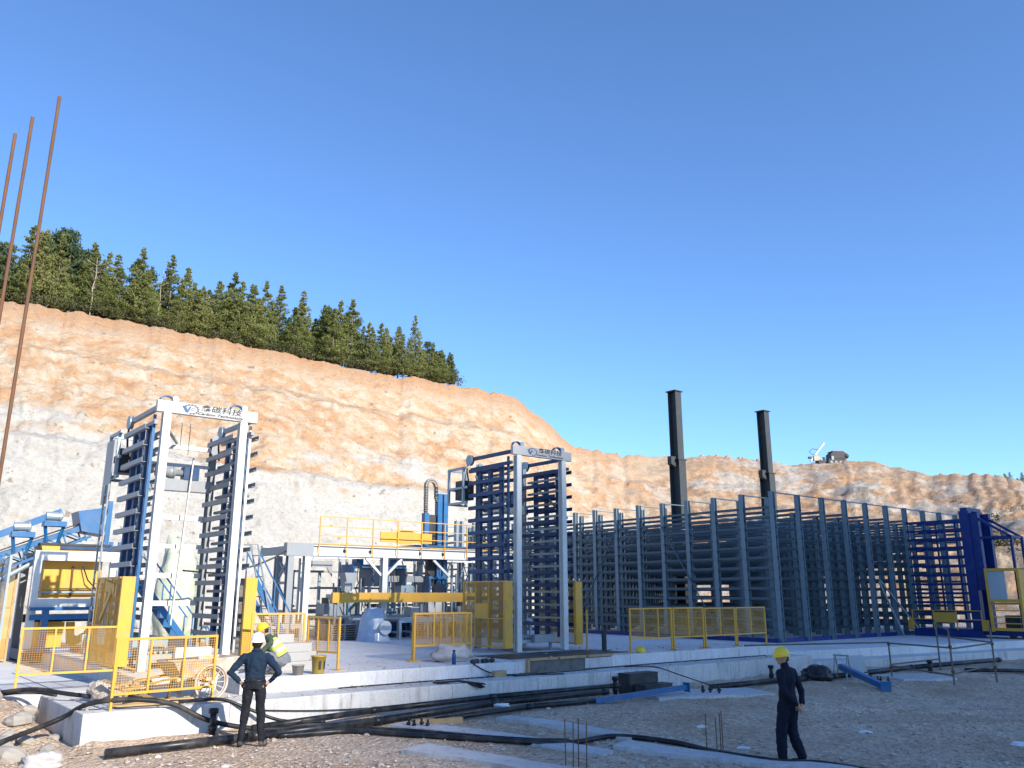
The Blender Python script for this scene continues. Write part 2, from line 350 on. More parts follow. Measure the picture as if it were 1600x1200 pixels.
# unseen hill, added behind right of the camera to shade the yard's right half
KL = np.array([(-22, -212), (-9, -120), (0, -22), (4.5, .5), (7, 4.9), (10.6, 9.2), (14, 12.6), (17, 16.6), (24, 18.2), (45, 18.2), (62, 17.6), (68, 2), (76, -80), (90, -212)])
hl = Vector((-HS.y, HS.x, 0)); hl = hl if hl.x > 0 else -hl
TN = math.tan(SUN_EL); vs = []
LS = np.linspace(-22, 90, 111); TT = [-330, -345, -360, -375, -388, -400, -412, -430, -450, -480]
for l in LS:
    top = max(0.3, float(np.interp(l, KL[:, 0], KL[:, 1])) + TN * 400)
    for i, t in enumerate(TT):
        f = [0, .2, .48, .76, .93, 1, .97, .9, .6, .2][i]
        P = hl * float(l) - HS * t
        vs.append((P.x, P.y, -.5 + (top + .5) * f + (2.5 * fbm(P.x * .03, P.y * .03) if 0 < i < 4 else 0)))
fs = [(i * 10 + j, i * 10 + j + 1, (i + 1) * 10 + j + 1, (i + 1) * 10 + j) for i in range(110) for j in range(9)]
me = bpy.data.meshes.new('shade_caster_hill'); me.from_pydata(vs, [], fs)
tag(obj('shade_caster_hill', me, 'cliff', None, True), kind='structure')
# ------------------------------------------------------------------ concrete platform
Z1, Z2, Z3 = .544, .833, .60
def gpoly(name, poly, z0, z1, mat):
    mb = MB().prism([tuple(W(p, q)[:2]) for p, q in poly], z0, z1); o = mb.build(name, mat)
    bv = o.modifiers.new('b', 'BEVEL'); bv.width = .018; bv.segments = 2; bv.limit_method = 'ANGLE'
    return tag(o, kind='structure')
def sl(p, off=0.): return .95 - .155 * (p - 21.3) + off            # the right platform's front edge swings forward
gpoly('footing_step', [(0, 0), (21.3, 0), (21.3, 1.6), (3.0, 1.6), (3.0, 2.6), (1.5, 2.6), (1.5, 3.5), (0, 3.45)], -.5, Z1, 'conc')
gpoly('footing_step', [(21.303, sl(21.3, -.95)), (48, sl(48, -.95)), (48, sl(48, .3)), (21.303, sl(21.3, .3))], -.5, Z1 - .22, 'conc')
gpoly('platform', [(3.0, 1.0), (21.3, 1.0), (21.3, 24), (1.5, 24), (1.5, 2.2), (3.0, 2.2)], -.3, Z2, 'floor')
gpoly('platform', [(21.303, sl(21.3)), (48, sl(48)), (48, 29), (21.303, 29)], -.3, Z3, 'floor')
gpoly('platform', [(-16, 3.46), (1.497, 3.46), (1.497, 24), (-16, 24)], -.3, .55, 'floor')
# formwork seams on the footing faces
for p in (2.45, 4.9, 7.35, 9.8, 12.2, 14.7, 17.1, 19.6): tag(MB().bar(W(p, -.001, .02), W(p, -.001, Z1 - .02), .012, .004).build('form_seam', 'board'), kind='structure')
for p in (4.2, 6.7, 9.1, 14.0, 16.4, 18.9): tag(MB().bar(W(p, .999, Z1 + .01), W(p, .999, Z2 - .02), .010, .004).build('form_seam', 'board'), kind='structure')
# shade lines on the left apron, laid down as thin dark bars
for i, (a, b) in enumerate((((-4, 4.6), (1.4, 4.6)), ((-4, 5.9), (1.4, 5.9)), ((-.9, 3.5), (-.9, 9)), ((.35, 3.5), (.35, 9)))):
    tag(MB().bar(W(*a, .552), W(*b, .552), .022, .006).build('shade_line', 'dark'), kind='structure')
# ------------------------------------------------------------------ guard rails
def wire_panel(x0, x1, z0, z1, y, st=.042, w=.0056):
    mb = MB(); n = int((x1 - x0) / st)
    for i in range(1, n): x = x0 + (x1 - x0) * i / n; mb.box(x - w / 2, x + w / 2, y - .002, y + .002, z0, z1)
    n = int((z1 - z0) / st)
    for i in range(1, n): z = z0 + (z1 - z0) * i / n; mb.box(x0, x1, y - .0055, y - .0025, z - w / 2, z + w / 2)
    return mb
def guard_rail(label, a, b, z, n=3, h=1.25, low=.34, foot=True, group='yellow mesh guard rails'):
    A_, B_ = W(*a, z), W(*b, z); L = (B_ - A_).length
    t = thing('guard_rail', label, 'railing', A_, math.atan2(B_.y - A_.y, B_.x - A_.x), group); f = .042
    for x in (f / 2, L - f / 2):
        MB().box(x - f / 2, x + f / 2, -f / 2, f / 2, 0, h).build('post', 'yellow', t)
        if foot: MB().box(x - .16, x + .16, -.10, .10, 0.0, .012).build('foot_plate', 'yellow', t)
    MB().box(f, L - f, -f / 2, f / 2, h - f, h).build('top_bar', 'yellow', t); MB().box(f, L - f, -f / 2, f / 2, low, low + f).build('bottom_bar', 'yellow', t)
    for i in range(1, n): x = L * i / n; MB().box(x - f * .42, x + f * .42, -f * .42, f * .42, low + f, h - f).build('upright', 'yellow', t)
    for i in range(n):
        x0 = L * i / n + .022; x1 = L * (i + 1) / n - .022
        tag(wire_panel(x0, x1, low + f, h - f, 0).build('wire_mesh', 'yellow', t), kind='stuff')
    return t
guard_rail('yellow mesh rail standing on the apron at the far left', (-.42, 3.83), (1.42, 3.72), .55, 3, foot=False)
guard_rail('yellow mesh rail on the footing corner in front of the spoked cart', (.42, .12), (2.25, .36), Z1, 3, h=1.17, low=.24, foot=False)
guard_rail('yellow mesh rail behind the crouching worker', (3.95, 3.0), (5.15, 2.8), Z2, 2, h=1.2)
guard_rail('yellow rail turned end-on beside the mustard bucket', (5.18, 2.72), (5.44, 1.65), Z2, 3, h=1.12)
guard_rail('yellow mesh rail standing over the crumpled white sacks', (7.96, 2.59), (9.83, 2.72), Z2, 3, h=1.15)
guard_rail('yellow mesh rail just behind the rail by the sack bundle', (8.15, 2.95), (9.9, 3.02), Z2, 2, h=1.15)
guard_rail('yellow rail beside the loose helmet, left end of the long row', (14.47, 1.44), (16.27, 1.42), Z2, 3, h=1.22)
guard_rail('second yellow rail from the loose helmet in the long row', (16.34, 1.43), (17.75, 1.42), Z2, 2, h=1.22)
guard_rail('third yellow rail from the loose helmet in the long row', (17.83, 1.43), (19.35, 1.42), Z2, 2, h=1.2)
guard_rail('yellow rail at the right end of the long row, by the rack corner', (19.42, 1.44), (21.1, 1.5), Z2, 2, h=1.2)
guard_rail('small yellow rail standing behind the long row', (17.3, 2.3), (18.2, 1.75), Z2, 1, h=1.2, low=.3)
t = thing('marker_post', 'thin yellow post on a square plate beside the shaded tower', 'post', W(14.05, 2.75, Z2)); MB().box(-.02, .02, -.02, .02, 0, 1.15).build('post', 'yellow', t); MB().box(-.15, .15, -.1, .1, 0, .012).build('foot_plate', 'yellow', t)
# ------------------------------------------------------------------ lifting towers
def text_mesh(body, size, shear=0., sx=1., off=0.):
    cu = bpy.data.curves.new('lettering', 'FONT'); cu.body = body; cu.size = size; cu.shear = shear; cu.extrude = .002; cu.offset = off
    cu.resolution_u = 3
    o = bpy.data.objects.new('tmp', cu); COL.objects.link(o)
    dg = bpy.context.evaluated_depsgraph_get(); me = bpy.data.meshes.new_from_object(o.evaluated_get(dg))
    bpy.data.objects.remove(o); me.materials.clear()
    if not len(me.vertices): return me
    x0 = min(v.co.x for v in me.vertices)
    for v in me.vertices: v.co = Vector(((v.co.x - x0) * sx, -v.co.z, v.co.y))
    return me
HAN = text_mesh('\u946b\u78b3\u79d1\u6280', .17, .12, 1.18, .0010)
ENG = text_mesh('Carbon Technology', .085, .35, 1.5, .0018)
TC_ = text_mesh('C', .10, .2, 1.3)
angle_rail = MB().box(-.005, .005, 0, 1.78, -.055, .055); angle_rail.box(.005, .085, 0, 1.78, -.055, -.045); RAIL = angle_rail.mesh('rail'); RAIL2 = angle_rail.mesh('rail')
def tower(label, p, q, railmat, backmat, guidemat):
    t = thing('lifting_tower', label, 'lifting tower', W(p, q, Z2), group='lifting towers with a lettered head beam')
    b = MB().box(0, 2.37, -.06, .06, 5.65, 5.93).build('head_beam', 'signwhite', t)
    bv = b.modifiers.new('b', 'BEVEL'); bv.width = .012; bv.segments = 2
    hx = .98; hw = max(v.co.x for v in HAN.vertices) or 1; ew = max(v.co.x for v in ENG.vertices) or 1
    o = obj('lettering', HAN.copy(), 'ink', b); o.location = (hx, -.064, 5.79); o.scale = (.98 / hw, 1, 1)
    o = obj('lettering', ENG.copy(), 'ink', b); o.location = (hx - .06, -.064, 5.69); o.scale = (1.1 / ew, 1, 1)
    g = MB(); n = 40; cx, cz = .76, 5.79
    pts = []
    for i in range(n + 1):                                    # toothed ring, open at lower left
        th = R(-100) + R(255) * i / n; k = 1.16 if i % 4 < 2 else 1.0
        pts.append((th, k))
    for (t0, k0), (t1, k1) in zip(pts[:-1], pts[1:]):
        ri = .86; P = lambda th, k: (cx + .165 * k * math.cos(th), cz + .105 * k * math.sin(th))
        g.plate([P(t0, ri), P(t0, k0), P(t1, k0), P(t1, ri)], -.0665, -.0645)
    g.build('gear_emblem', 'logog', b)
    MB().plate([(cx - .21, cz + .06), (cx - .13, cz + .06), (cx - .085, cz - .02), (cx - .04, cz + .06), (cx + .0, cz + .06), (cx - .07, cz - .085), (cx - .12, cz - .085)], -.0675, -.0648).build('letter_emblem', 'logo', b)
    o = obj('letter_emblem', TC_.copy(), 'logog', b); o.location = (cx + .0, -.0645, cz - .035)
    for x in (.251, 2.045):
        MB().box(x - .085, x + .085, -.05, .0, .02, 5.648).box(x - .03, x + .03, .0, .10, .02, 5.648).box(x - .085, x + .085, .10, .13, .02, 5.648).build('front_post', 'white', t)
        MB().box(x - .16, x + .16, -.14, .2, 0, .02).build('base_plate', 'grey', t)
        MB().hsec((x, 1.95, .02), 5.6, .15, .16).build('rear_post', backmat, t)
    for x in (.05, 2.32):
        MB().box(x - .05, x + .05, .062, 2.1, 5.70, 5.80).build('top_beam', guidemat, t)
        MB().box(x - .04, x + .04, .062, 2.1, 5.38, 5.47).build('top_beam', guidemat, t)
        for y in (.55, 1.10, 1.62): MB().box(x - .05, x + .05, y - .065, y + .065, .35, 5.38).build('guide_post', 'navy', t)
        MB().box(x - .03, x + .03, .2, .26, .3, 5.62).build('guide_tube', 'blue' if railmat == 'grey' and x < 1 else ('white' if railmat == 'grey' else 'navy'), t)
        for z0, z1 in ((.9, 2.4), (2.4, 3.9), (3.9, 5.2)):
            MB().bar((x + .06, .2, z0), (x + .06, 1.95, z1), .05, .06).build('brace', backmat, t)
        for y, r in ((.16, .075), (2.12, .17)):
            MB().lathe([(r * .35, -.05), (r, -.05), (r, -.03), (r * .8, -.025), (r * .8, .025), (r, .03), (r, .05), (r * .35, .05)], ((.42 if x < 1 else 2.06) if y < 1 else x - .04, y - .1 * (y < 1), 6.0 if y < 1 else 5.72), 18, 'y' if y < 1 else 'x').build('sprocket', 'galv', t)
        a = MB(); xa = .24 if x < 1 else 1.88; pts = [(xa + .16 * math.cos(th), .08, 5.93 + .13 * math.sin(th)) for th in [R(20 + 16 * i) for i in range(10)]]
        for u, v in zip(pts[:-1], pts[1:]): a.bar(u, v, .10, .03)
        a.build('sprocket_guard', 'blue', t)
        MB().tube([(x - .02, 2.25, 5.75), (x - .03, 2.3, 5.4), (x - .02, 2.2, 5.0)], .025, 6).build('hose', 'rubber', t)
    for i in range(13):
        z = .72 + .385 * i
        for x, m in ((-.13, 0), (.40, 1), (1.90, 0), (2.50, 1)):
            o = inst('carrier_rail', RAIL, t, (x, .22 if x < 2.3 else .1, z), (0, 0, 0), (-1 if m else 1, 1, 1))
        if i < 12:
            for x in (.18, 2.16): inst('carrier_rail', RAIL2, t, (x, .35, z + .19), (0, 0, 0), (1, .85, .6))
    if not RAIL2.materials: RAIL2.materials.append(M['galv' if railmat != 'grey' else 'grey'])
    if not RAIL.materials: RAIL.materials.append(M[railmat])
    for z, h in ((5.2, .10), (4.75, .08), (3.45, .12), (2.75, .1), (2.05, .12), (1.4, .12)):
        MB().box(.34, 1.96, 1.88, 1.96, z - h / 2, z + h / 2).build('cross_beam', 'white' if railmat == 'grey' else 'galv', t)
    MB().box(.34, 1.96, 1.60, 1.86, 4.08, 4.36).build('drive_beam', 'grey', t)
    mo = MB().lathe([(.04, -.36), (.13, -.34), (.13, -.05), (.15, -.03), (.15, .1), (.08, .12), (.08, .3)], (.95, 1.72, 4.53), 16, 'x').build('drive_motor', 'grey', t, True)
    MB().box(1.25, 1.62, 1.58, 1.86, 4.36, 4.68).build('gearbox', 'navy', t)
    MB().bar((1.24, 1.5, .9), (1.42, 1.5, 4.9), .06, .03).build('flat_guide', 'white', t)
    MB().bar((.4, .3, 5.30), (1.1, 1.9, 5.30), .05, .05).build('head_brace', 'grey', t)
    for x, z in ((.85, 5.0), (1.05, 4.85)): MB().bar((x, .8, 5.62), (x, .8, z), .012).build('hanger', 'dark', t)
    # drive platform hanging out at the rear left, with ladder
    f = MB()
    for y in (2.2, 3.0):
        f.bar((-.18, y, 4.35), (-.18, y, 5.5), .07); f.bar((.5, y, 4.35), (.5, y, 5.5), .07)
    for z in (4.38, 4.85, 5.47):
        f.bar((-.18, 2.0, z), (-.18, 3.04, z), .07); f.bar((-.22, 3.0, z), (.54, 3.0, z), .07)
    f.build('drive_frame', 'galv', t); MB().box(-.1, .3, 2.3, 2.75, 4.5, 5.1).build('drive_cabinet', 'dark', t)
    if railmat == 'grey':
        MB().box(-.26, -.235, 2.3, 3.0, 3.75, 5.3).build('side_plate', 'grey', t)
        ld = MB().bar((-.28, 2.25, .1), (-.28, 2.25, 4.2), .04).build('ladder', 'grey', t)
        MB().bar((-.28, 2.62, .1), (-.28, 2.62, 4.2), .04).build('ladder_stile', 'grey', ld)
        rg = MB().bar((-.28, 2.27, 0), (-.28, 2.60, 0), .025).mesh('rung'); rg.materials.append(M['grey'])
        for i in range(13): inst('rung', rg, ld, (0, 0, .35 + .3 * i))
    # pallet conveyor at the foot
    MB().box(.45, 1.85, .35, 1.75, .22, .32).build('conveyor_frame', 'galv', t)
    ro = MB().tube([(0, 0, 0), (0, 1.2, 0)], .035, 8).mesh('roller'); ro.materials.append(M['galv'])
    for i in range(11): inst('roller', ro, t, (.52 + .125 * i, .45, .36))
    for x in (.5, 1.8):
        for y in (.4, 1.7): MB().box(x - .04, x + .04, y - .04, y + .04, 0, .22).build('conveyor_leg', 'galv', t)
    MB().box(1.0, 1.8, .18, .33, .24, .46).build('conveyor_cover', 'white' if railmat == 'grey' else 'grey', t)
    # yellow guards on both sides of the foot
    for s, x in ((-1, -.08), (1, 2.36)):
        x0, x1 = (x - .27, x) if s < 0 else (x, x + .27)
        MB().box(x0, x1, -.14, -.11, .14, 1.98).box(x0, x0 + .02, -.11, -.04, .14, 1.98).box(x1 - .02, x1, -.11, -.04, .14, 1.98).build('guard_panel', 'yellow', t)
        xe = x0 if s < 0 else x1
        g = MB().box(xe - .02, xe + .02, 1.85, 1.89, .1, 1.98); g.box(xe - .02, xe + .02, -.04, 1.85, 1.94, 1.98); g.box(xe - .02, xe + .02, -.04, 1.85, .14, .18)
        g.box(xe - .02, xe + .02, -.04, 1.85, .92, .95); g.box(xe - .02, xe + .02, .62, .65, .18, 1.94); g.box(xe - .02, xe + .02, 1.25, 1.28, .18, 1.94)
        gf = g.build('side_guard', 'yellow', t)
        pm = wire_panel(-.04, 1.85, .18, 1.94, 0, .032, .0075).build('wire_mesh', 'yellow', gf); pm.rotation_euler = (0, 0, R(90)); pm.location = (xe, 0, 0); tag(pm, kind='stuff')
        if s < 0: MB().box(xe - .03, xe - .021, .64, 1.27, .55 if railmat == 'grey' else .93, .95 if railmat == 'grey' else 1.35).build('sign_plate', 'yellow' if railmat != 'grey' else 'dusty', gf)
        if s < 0 and railmat == 'grey':
            MB().bar((xe - .03, .35, 1.72), (xe - .03, 1.1, 1.8), .012, .2).bar((xe - .04, .5, 1.7), (xe - .04, 1.25, 1.05), .01, .10).build('arrow_mark', 'yellow', gf)
    return t
tower('sunlit white lifting tower with grey carrier rails, left of the yard', 1.67, 3.82, 'grey', 'grey', 'grey')
RAIL = angle_rail.mesh('rail'); RAIL2 = angle_rail.mesh('rail')
tower('shaded lifting tower with blue carrier rails, in front of the curing racks', 11.75, 3.41, 'navy', 'galv', 'navy')
# ------------------------------------------------------------------ curing rack
BL, BR, RH = 1.452, 1.821, 5.88
rack = thing('curing_rack', 'long blue-grey steel curing rack of many posts and shelf rails', 'steel rack', W(25.76, 4.02, Z3))
pm = MB().box(-.09, -.072, -.095, .095, 0, RH).box(.072, .09, -.095, .095, 0, RH).box(-.072, .072, -.009, .009, 0, RH); pm.box(-.14, .14, -.12, .12, -.002, .012); PM = pm.mesh('post'); PM.materials.append(M['rackpost'])
NB = 16
rm = MB().box(-.005, .005, -.1, NB * BL + .1, -.05, .05); rm.box(.005, .055, -.1, NB * BL + .1, -.05, -.042); RM = rm.mesh('shelf_rail'); RM.materials.append(M['rack'])
for i in range(10):
    for j in range(NB + 1): inst('post', PM, rack, (BR * i + .02 * (rnd() - .5), BL * j + .02 * (rnd() - .5), 0), (.004 * (rnd() - .5), .004 * (rnd() - .5), 0), (1, 1, (1 if i < 2 or j == 0 else .905) + .008 * (rnd() - .5)))
    for k in range(13):
        for s in (-1, 1): inst('shelf_rail', RM, rack, (BR * i + s * .045, 0, .46 + .4 * k + .012 * (rnd() - .5)), (.0012 * (rnd() - .5), 0, 0), (s, 1, 1))
tie = MB().tube([(0, 0, 0), (9 * BR, 0, 0)], .028, 6).mesh('tie_pipe'); tie.materials.append(M['galv'])
inst('tie_pipe', tie, rack, (0, 0, RH - .03))
for j in range(1, NB + 1): inst('tie_pipe', tie, rack, (0, BL * j, RH - .03), (0, 0, 0), (1 / 9, 1, 1))
for j in (3, 7, 11, 15): inst('tie_pipe', tie, rack, (0, BL * j + .12, RH - .62))
for a, b in (((4.9 * BR, -.35, .0), (4.25 * BR, -.05, 2.4)), ((5.9 * BR, -.35, 0), (4.25 * BR, -.06, 2.5))):
    MB().bar(a, b, .06).build('prop', 'galv', rack)
for a, b in (((-.12, BL * 2, .3), (-.12, BL * 4, 4.8)), ((-.12, BL * 6, 4.8), (-.12, BL * 8, .3))): MB().bar(a, b, .04).build('sway_brace', 'rack', rack)
tag(MB().box(0, 9 * BR, 0, .12, 0, .16).build('base_rail', 'royal', rack), None); MB().box(-.3, -.18, 0, NB * BL, 0, .16).build('base_rail', 'royal', rack)
# ------------------------------------------------------------------ transfer car, blue, with yellow cab
car = thing('transfer_car', 'royal blue transfer car with long fork rails and a yellow driver cab', 'transfer car', W(35.9, .85, Z3))
MB().box(-.25, 1.3, -1.9, 2.6, .12, .34).build('chassis', 'royal', car)
MB().box(-.45, -.25, -.3, 2.7, .02, .3).build('chassis_skirt', 'royal', car)
for x in (-.05, 1.1):
    MB().box(x - .17, x + .17, -.2, .22, .34, 5.45).build('mast', 'royal', car)
    MB().box(x - .12, x + .12, -.55, -.2, 2.0, 5.35).build('mast_box', 'royal', car)
    for k in range(12): MB().box(x - .05, x + .05, .22, 2.75, .62 + .4 * k, .72 + .4 * k).build('fork_rail', 'royal', car)
    for y in (1.0, 1.9): MB().box(x - .03, x + .03, y - .04, y + .04, .6, 5.1).build('fork_hanger', 'navy', car)
    MB().bar((x, -.2, 5.3), (x, -1.75, 4.25), .1).build('raking_strut', 'royal', car); MB().bar((x, -.55, 4.25), (x, -1.8, 4.25), .1).build('top_strut', 'royal', car)
    MB().bar((x, -1.75, 4.25), (x, -1.75, .34), .1).build('outer_post', 'royal', car)
    MB().lathe([(.03, -.05), (.15, -.05), (.15, .05), (.03, .05)], (x, 2.2, .02 + .13), 14, 'x').build('wheel', 'dark', car)
    MB().lathe([(.03, -.05), (.15, -.05), (.15, .05), (.03, .05)], (x, -1.3, .02 + .13), 14, 'x').build('wheel', 'dark', car)
MB().box(-.2, 1.25, -.15, .15, 5.45, 5.6).build('head_beam', 'royal', car)
MB().box(-.1, 1.15, -1.78, -1.7, 4.2, 4.3).build('end_beam', 'royal', car)
cab = MB()
X0, X1, Y0, Y1, ZB, ZT = -.75, .55, -2.1, -.75, 1.5, 2.9
for y in (Y0, Y1 - .1): cab.box(X0, X0 + .1, y, y + .1, .3, ZT)
for z in (ZB, ZT - .12, .34): cab.box(X0, X0 + .1, Y0 + .1, Y1 - .1, z, z + .12)
cab.box(X0 + .1, X1, Y0, Y0 + .05, ZB - .1, ZT); cab.box(X0 + .1, X1, Y0, Y1, ZT - .06, ZT - .003); cab.box(X0 + .1, X1, Y0 + .05, Y1, ZB - .1, ZB - .02)
cb = cab.build('cab', 'yellow', car)
MB().box(X0 + .04, X0 + .05, Y0 + .6, Y1 - .1, ZB + .12, ZT - .12).build('cab_window', 'glass', cb)
MB().box(X0 + .03, X0 + .06, Y0 + .56, Y0 + .60, ZB + .12, ZT - .12).build('window_bar', 'white', cb)
for i in range(4): MB().box(X0 + .02, X0 + .08, Y0 + .1, Y1 - .1, .62 + .26 * i, .66 + .26 * i).build('step', 'yellow', cb)
rl = MB()
for y in (-.3, .75, 1.75, 2.7): rl.bar((-.48, y, .3), (-.48, y, 1.15), .035)
for z in (.75, 1.13): rl.bar((-.48, -.3, z), (-.48, 2.7, z), .03)
rr = rl.build('hand_rail', 'yellow', car); MB().box(-.51, -.49, .75, 1.75, .62, 1.05).build('panel', 'yellow', rr); MB().box(-.55, -.4, -.55, -.3, .3, .75).build('buffer', 'yellow', car); MB().box(-.55, -.4, 2.7, 2.9, .3, .7).build('buffer', 'yellow', car)
MB().box(.1, .8, -1.6, -1.0, .34, .95).build('hydraulic_unit', 'dark', car)
# ------------------------------------------------------------------ bare columns behind the racks
for lab, p in (('taller-looking dark steel column with a bracket, left of the pair', 35.6), ('dark steel column with a bracket, right of the pair', 44.8)):
    t = thing('steel_column', lab, 'steel column', W(p, 17, Z3 - .003), A, 'bare steel columns'); H = 13.95; hb = 9.7
    MB().hsec((0, 0, .0), hb, .62, .78, .05).build('lower_shaft', 'column', t); MB().hsec((.02, 0, hb), H, .54, .62, .045).build('upper_shaft', 'column', t)
    MB().box(-.36, .40, -.38, .38, H, H + .06).build('cap_plate', 'column', t)
    MB().plate([(-.31, hb - .45), (-.31, hb + .18), (-.72, hb + .18), (-.72, hb - .3)], -.15, .15).build('bracket', 'column', t); MB().box(-.4, .42, -.43, .43, hb - .02, hb + .04).build('splice_plate', 'column', t)
    MB().box(-.4, .4, -.5, .5, .0, .05).build('base_plate', 'column', t)
# ------------------------------------------------------------------ stacking gantry
G0 = W(9.3, 13.3, Z2)
g = thing('stacking_gantry', 'long white stacking gantry with yellow walkway railing before the cliff', 'gantry', G0)
GL = 10.4
for y in (0, 2.4):
    MB().box(.9 if y == 0 else 0, GL, y - .12, y + .12, 2.98, 3.04).box(.9 if y == 0 else 0, GL, y - .02, y + .02, 3.04, 3.34).box(.9 if y == 0 else 0, GL, y - .12, y + .12, 3.34, 3.4).build('main_beam', 'white', g)
MB().box(-.1, .95, -.14, .14, 2.95, 3.42).build('beam_end', 'grey', g); MB().box(-.1, .05, .14, 2.26, 3.0, 3.3).build('end_tie', 'grey', g)
for x in (2.2, 3.3, 5.6, 6.7): MB().box(x - .01, x + .12, -.024, -.021, 3.12, 3.24).build('stencil_mark', 'dark', g)
for x, y in ((.1, 0), (.1, 1.0), (.75, 0), (4.0, -.02), (9.6, 0), (1.7, 2.4), (4.4, 2.4), (7.2, 2.4), (9.6, 2.4)):
    MB().hsec((x, y, .015), 2.975, .22 if y < 1.5 else .18, .24, .03).build('leg', 'grey' if x < .5 else 'white', g); MB().box(x - .2, x + .2, y - .2, y + .2, 0, .015).build('base_plate', 'grey', g)
for a, b in (((.1, 1.0, 2.1), (.1, 0, 2.9)), ((.1, 0, 2.1), (.1, 1.0, 2.9)), ((.1, 0, 1.2), (.1, 1.0, 2.0))): MB().bar(a, b, .08).build('brace', 'grey', g)
MB().bar((.1, .1, 2.0), (.1, .95, 2.0), .1).build('brace', 'grey', g); MB().bar((.1, .1, 1.0), (.1, .95, 1.0), .1).build('brace', 'grey', g)
MB().plate([(1.81, 2.9), (1.81, 2.3), (2.05, 2.65), (2.75, 2.65), (3.0, 2.3), (3.0, 2.9)], 2.35, 2.42).build('arch_plate', 'grey', g)
for a, b in (((4.1, 0, 2.3), (4.8, 0, 2.95)), ((3.9, 0, 2.3), (3.2, 0, 2.95)), ((6.3, 0, 2.95), (7.1, 0, 2.3)), ((9.5, 0, 2.3), (8.9, 0, 2.95))): MB().bar(a, b, .09).build('brace', 'white', g)
rl = MB().box(.95, GL, -.16, -.13, 3.395, 3.43).build('walkway_railing', 'yellow', g)
for i in range(9): MB().bar((1.15 + 1.12 * i, -.15, 3.0), (1.15 + 1.12 * i, -.15, 4.42), .035).build('railing_post', 'yellow', rl)
for z in (3.72, 4.06, 4.42): MB().bar((1.15, -.15, z), (1.15 + 8.96, -.15, z), .03).build('railing_bar', 'yellow', rl)
MB().plate([(3.75, 3.58), (3.75, 3.98), (4.55, 3.98), (4.7, 4.06), (5.2, 4.06), (5.35, 3.98), (6.15, 3.98), (6.15, 3.58), (5.3, 3.58), (5.15, 3.52), (4.7, 3.52), (4.55, 3.58)], -.10, -.06).build('railing_banner', 'yellow', rl)
MB().box(1.5, 8.6, -.75, -.6, 1.30, 1.66).build('long_yellow_beam', 'yellow', g)
for x in (1.7, 5.4, 8.2): MB().box(x - .05, x + .05, -.59, -.13, 1.4, 1.5).build('beam_bracket', 'grey', g); MB().box(x - .05, x + .05, -.62, -.52, .015, 1.3).build('beam_post', 'grey', g)
# travelling carriage with blue mast and drag chain
MB().box(5.6, 8.6, .3, 1.9, 3.41, 3.55).build('carriage', 'blue', g)
for x in (6.35, 7.0, 7.3): MB().box(x - .11, x + .11, .6, .85, 2.0 if x > 6.5 else 3.55, 5.75 if x > 6.9 else (5.1 if x > 6.5 else 4.9)).build('mast', 'blue', g)
MB().box(6.5, 6.85, .7, .9, 1.9, 4.85).build('mast_core', 'dark', g)
pts = [(6.35, .72, 4.9)] + [(6.35, .72, 5.2 + .2 * i) for i in range(5)] + [(6.6 - .25 * math.cos(th), .72, 6.05 + .25 * math.sin(th)) for th in [R(20 * i) for i in range(10)]] + [(6.85, .72, 5.6), (6.95, .72, 5.4)]
dc = MB().tube(pts, .085, 8).build('drag_chain', 'dark', g)
lk = MB().box(-.08, .08, -.075, .075, -.03, .03).mesh('chain_link'); lk.materials.append(M['mortar'])
for i in range(0, len(pts) - 1):
    a, b = Vector(pts[i]), Vector(pts[i + 1])
    for k in range(3): P = a.lerp(b, k / 3); inst('chain_link', lk, dc, P, (0, -math.atan2((b - a).x, (b - a).z) * -1, 0), (1, 1.05, .5))
for x in (7.6, 8.2, 8.5): MB().box(x - .06, x + .06, 1.0, 1.2, 3.55, 4.7 - .2 * (x < 8)).build('carriage_post', 'galv', g)
# gripper heads
for x, z in ((3.4, 2.35), (4.9, 2.35), (6.9, 1.95)):
    h = MB().box(x - .45, x + .45, .5, 1.5, z + .25, z + .38).box(x - .15, x + .15, .8, 1.2, z + .38, z + .6).build('gripper', 'blue', g)
    for dx in (-.42, .42): MB().box(x + dx - .03, x + dx + .03, .45, 1.55, z - .45, z + .25).build('jaw', 'blue', h); MB().tube([(x + dx * .6, .45, z + .3), (x + dx * .9, .3, z), (x + dx * .7, .42, z - .3)], .02, 6).build('hose', 'rubber', h)
for x in (2.75, 3.05, 5.0, 5.3, 6.2, 7.7, 8.1): MB().box(x - .04, x + .04, 1.2, 1.28, .3, 2.95).build('guide_column', 'galv', g)
MB().box(4.6, 7.4, .9, 1.15, 2.08, 2.32).build('cross_arm', 'grey', g)
MB().plate([(2.5, 2.4), (3.05, 2.4), (2.92, 1.8), (2.66, 1.8)], .3, .8).build('hopper', 'grey', g); MB().box(2.2, 2.5, -.3, .0, 1.70, 2.05).build('control_box', 'grey', g)
MB().box(5.6, 6.1, .5, 1.0, .5, 1.1).build('panel_box', 'white', g)
for x, y, z in ((3.6, .8, .75), (4.6, .8, .85), (5.4, 1.1, .7)): MB().box(x - .5, x + .5, y - .04, y + .04, z, z + .1).build('cross_bar', 'blue', g)
for i in range(16):
    x = 2.4 + .42 * i + .12 * rnd(); y = .4 + 1.7 * rnd(); z = 1.2 + 1.6 * rnd(); MB().box(x - .025, x + .025, y - .025, y + .025, .2, z).build('guide_rod', ('galv', 'grey', 'blue', 'white')[i % 4], g)
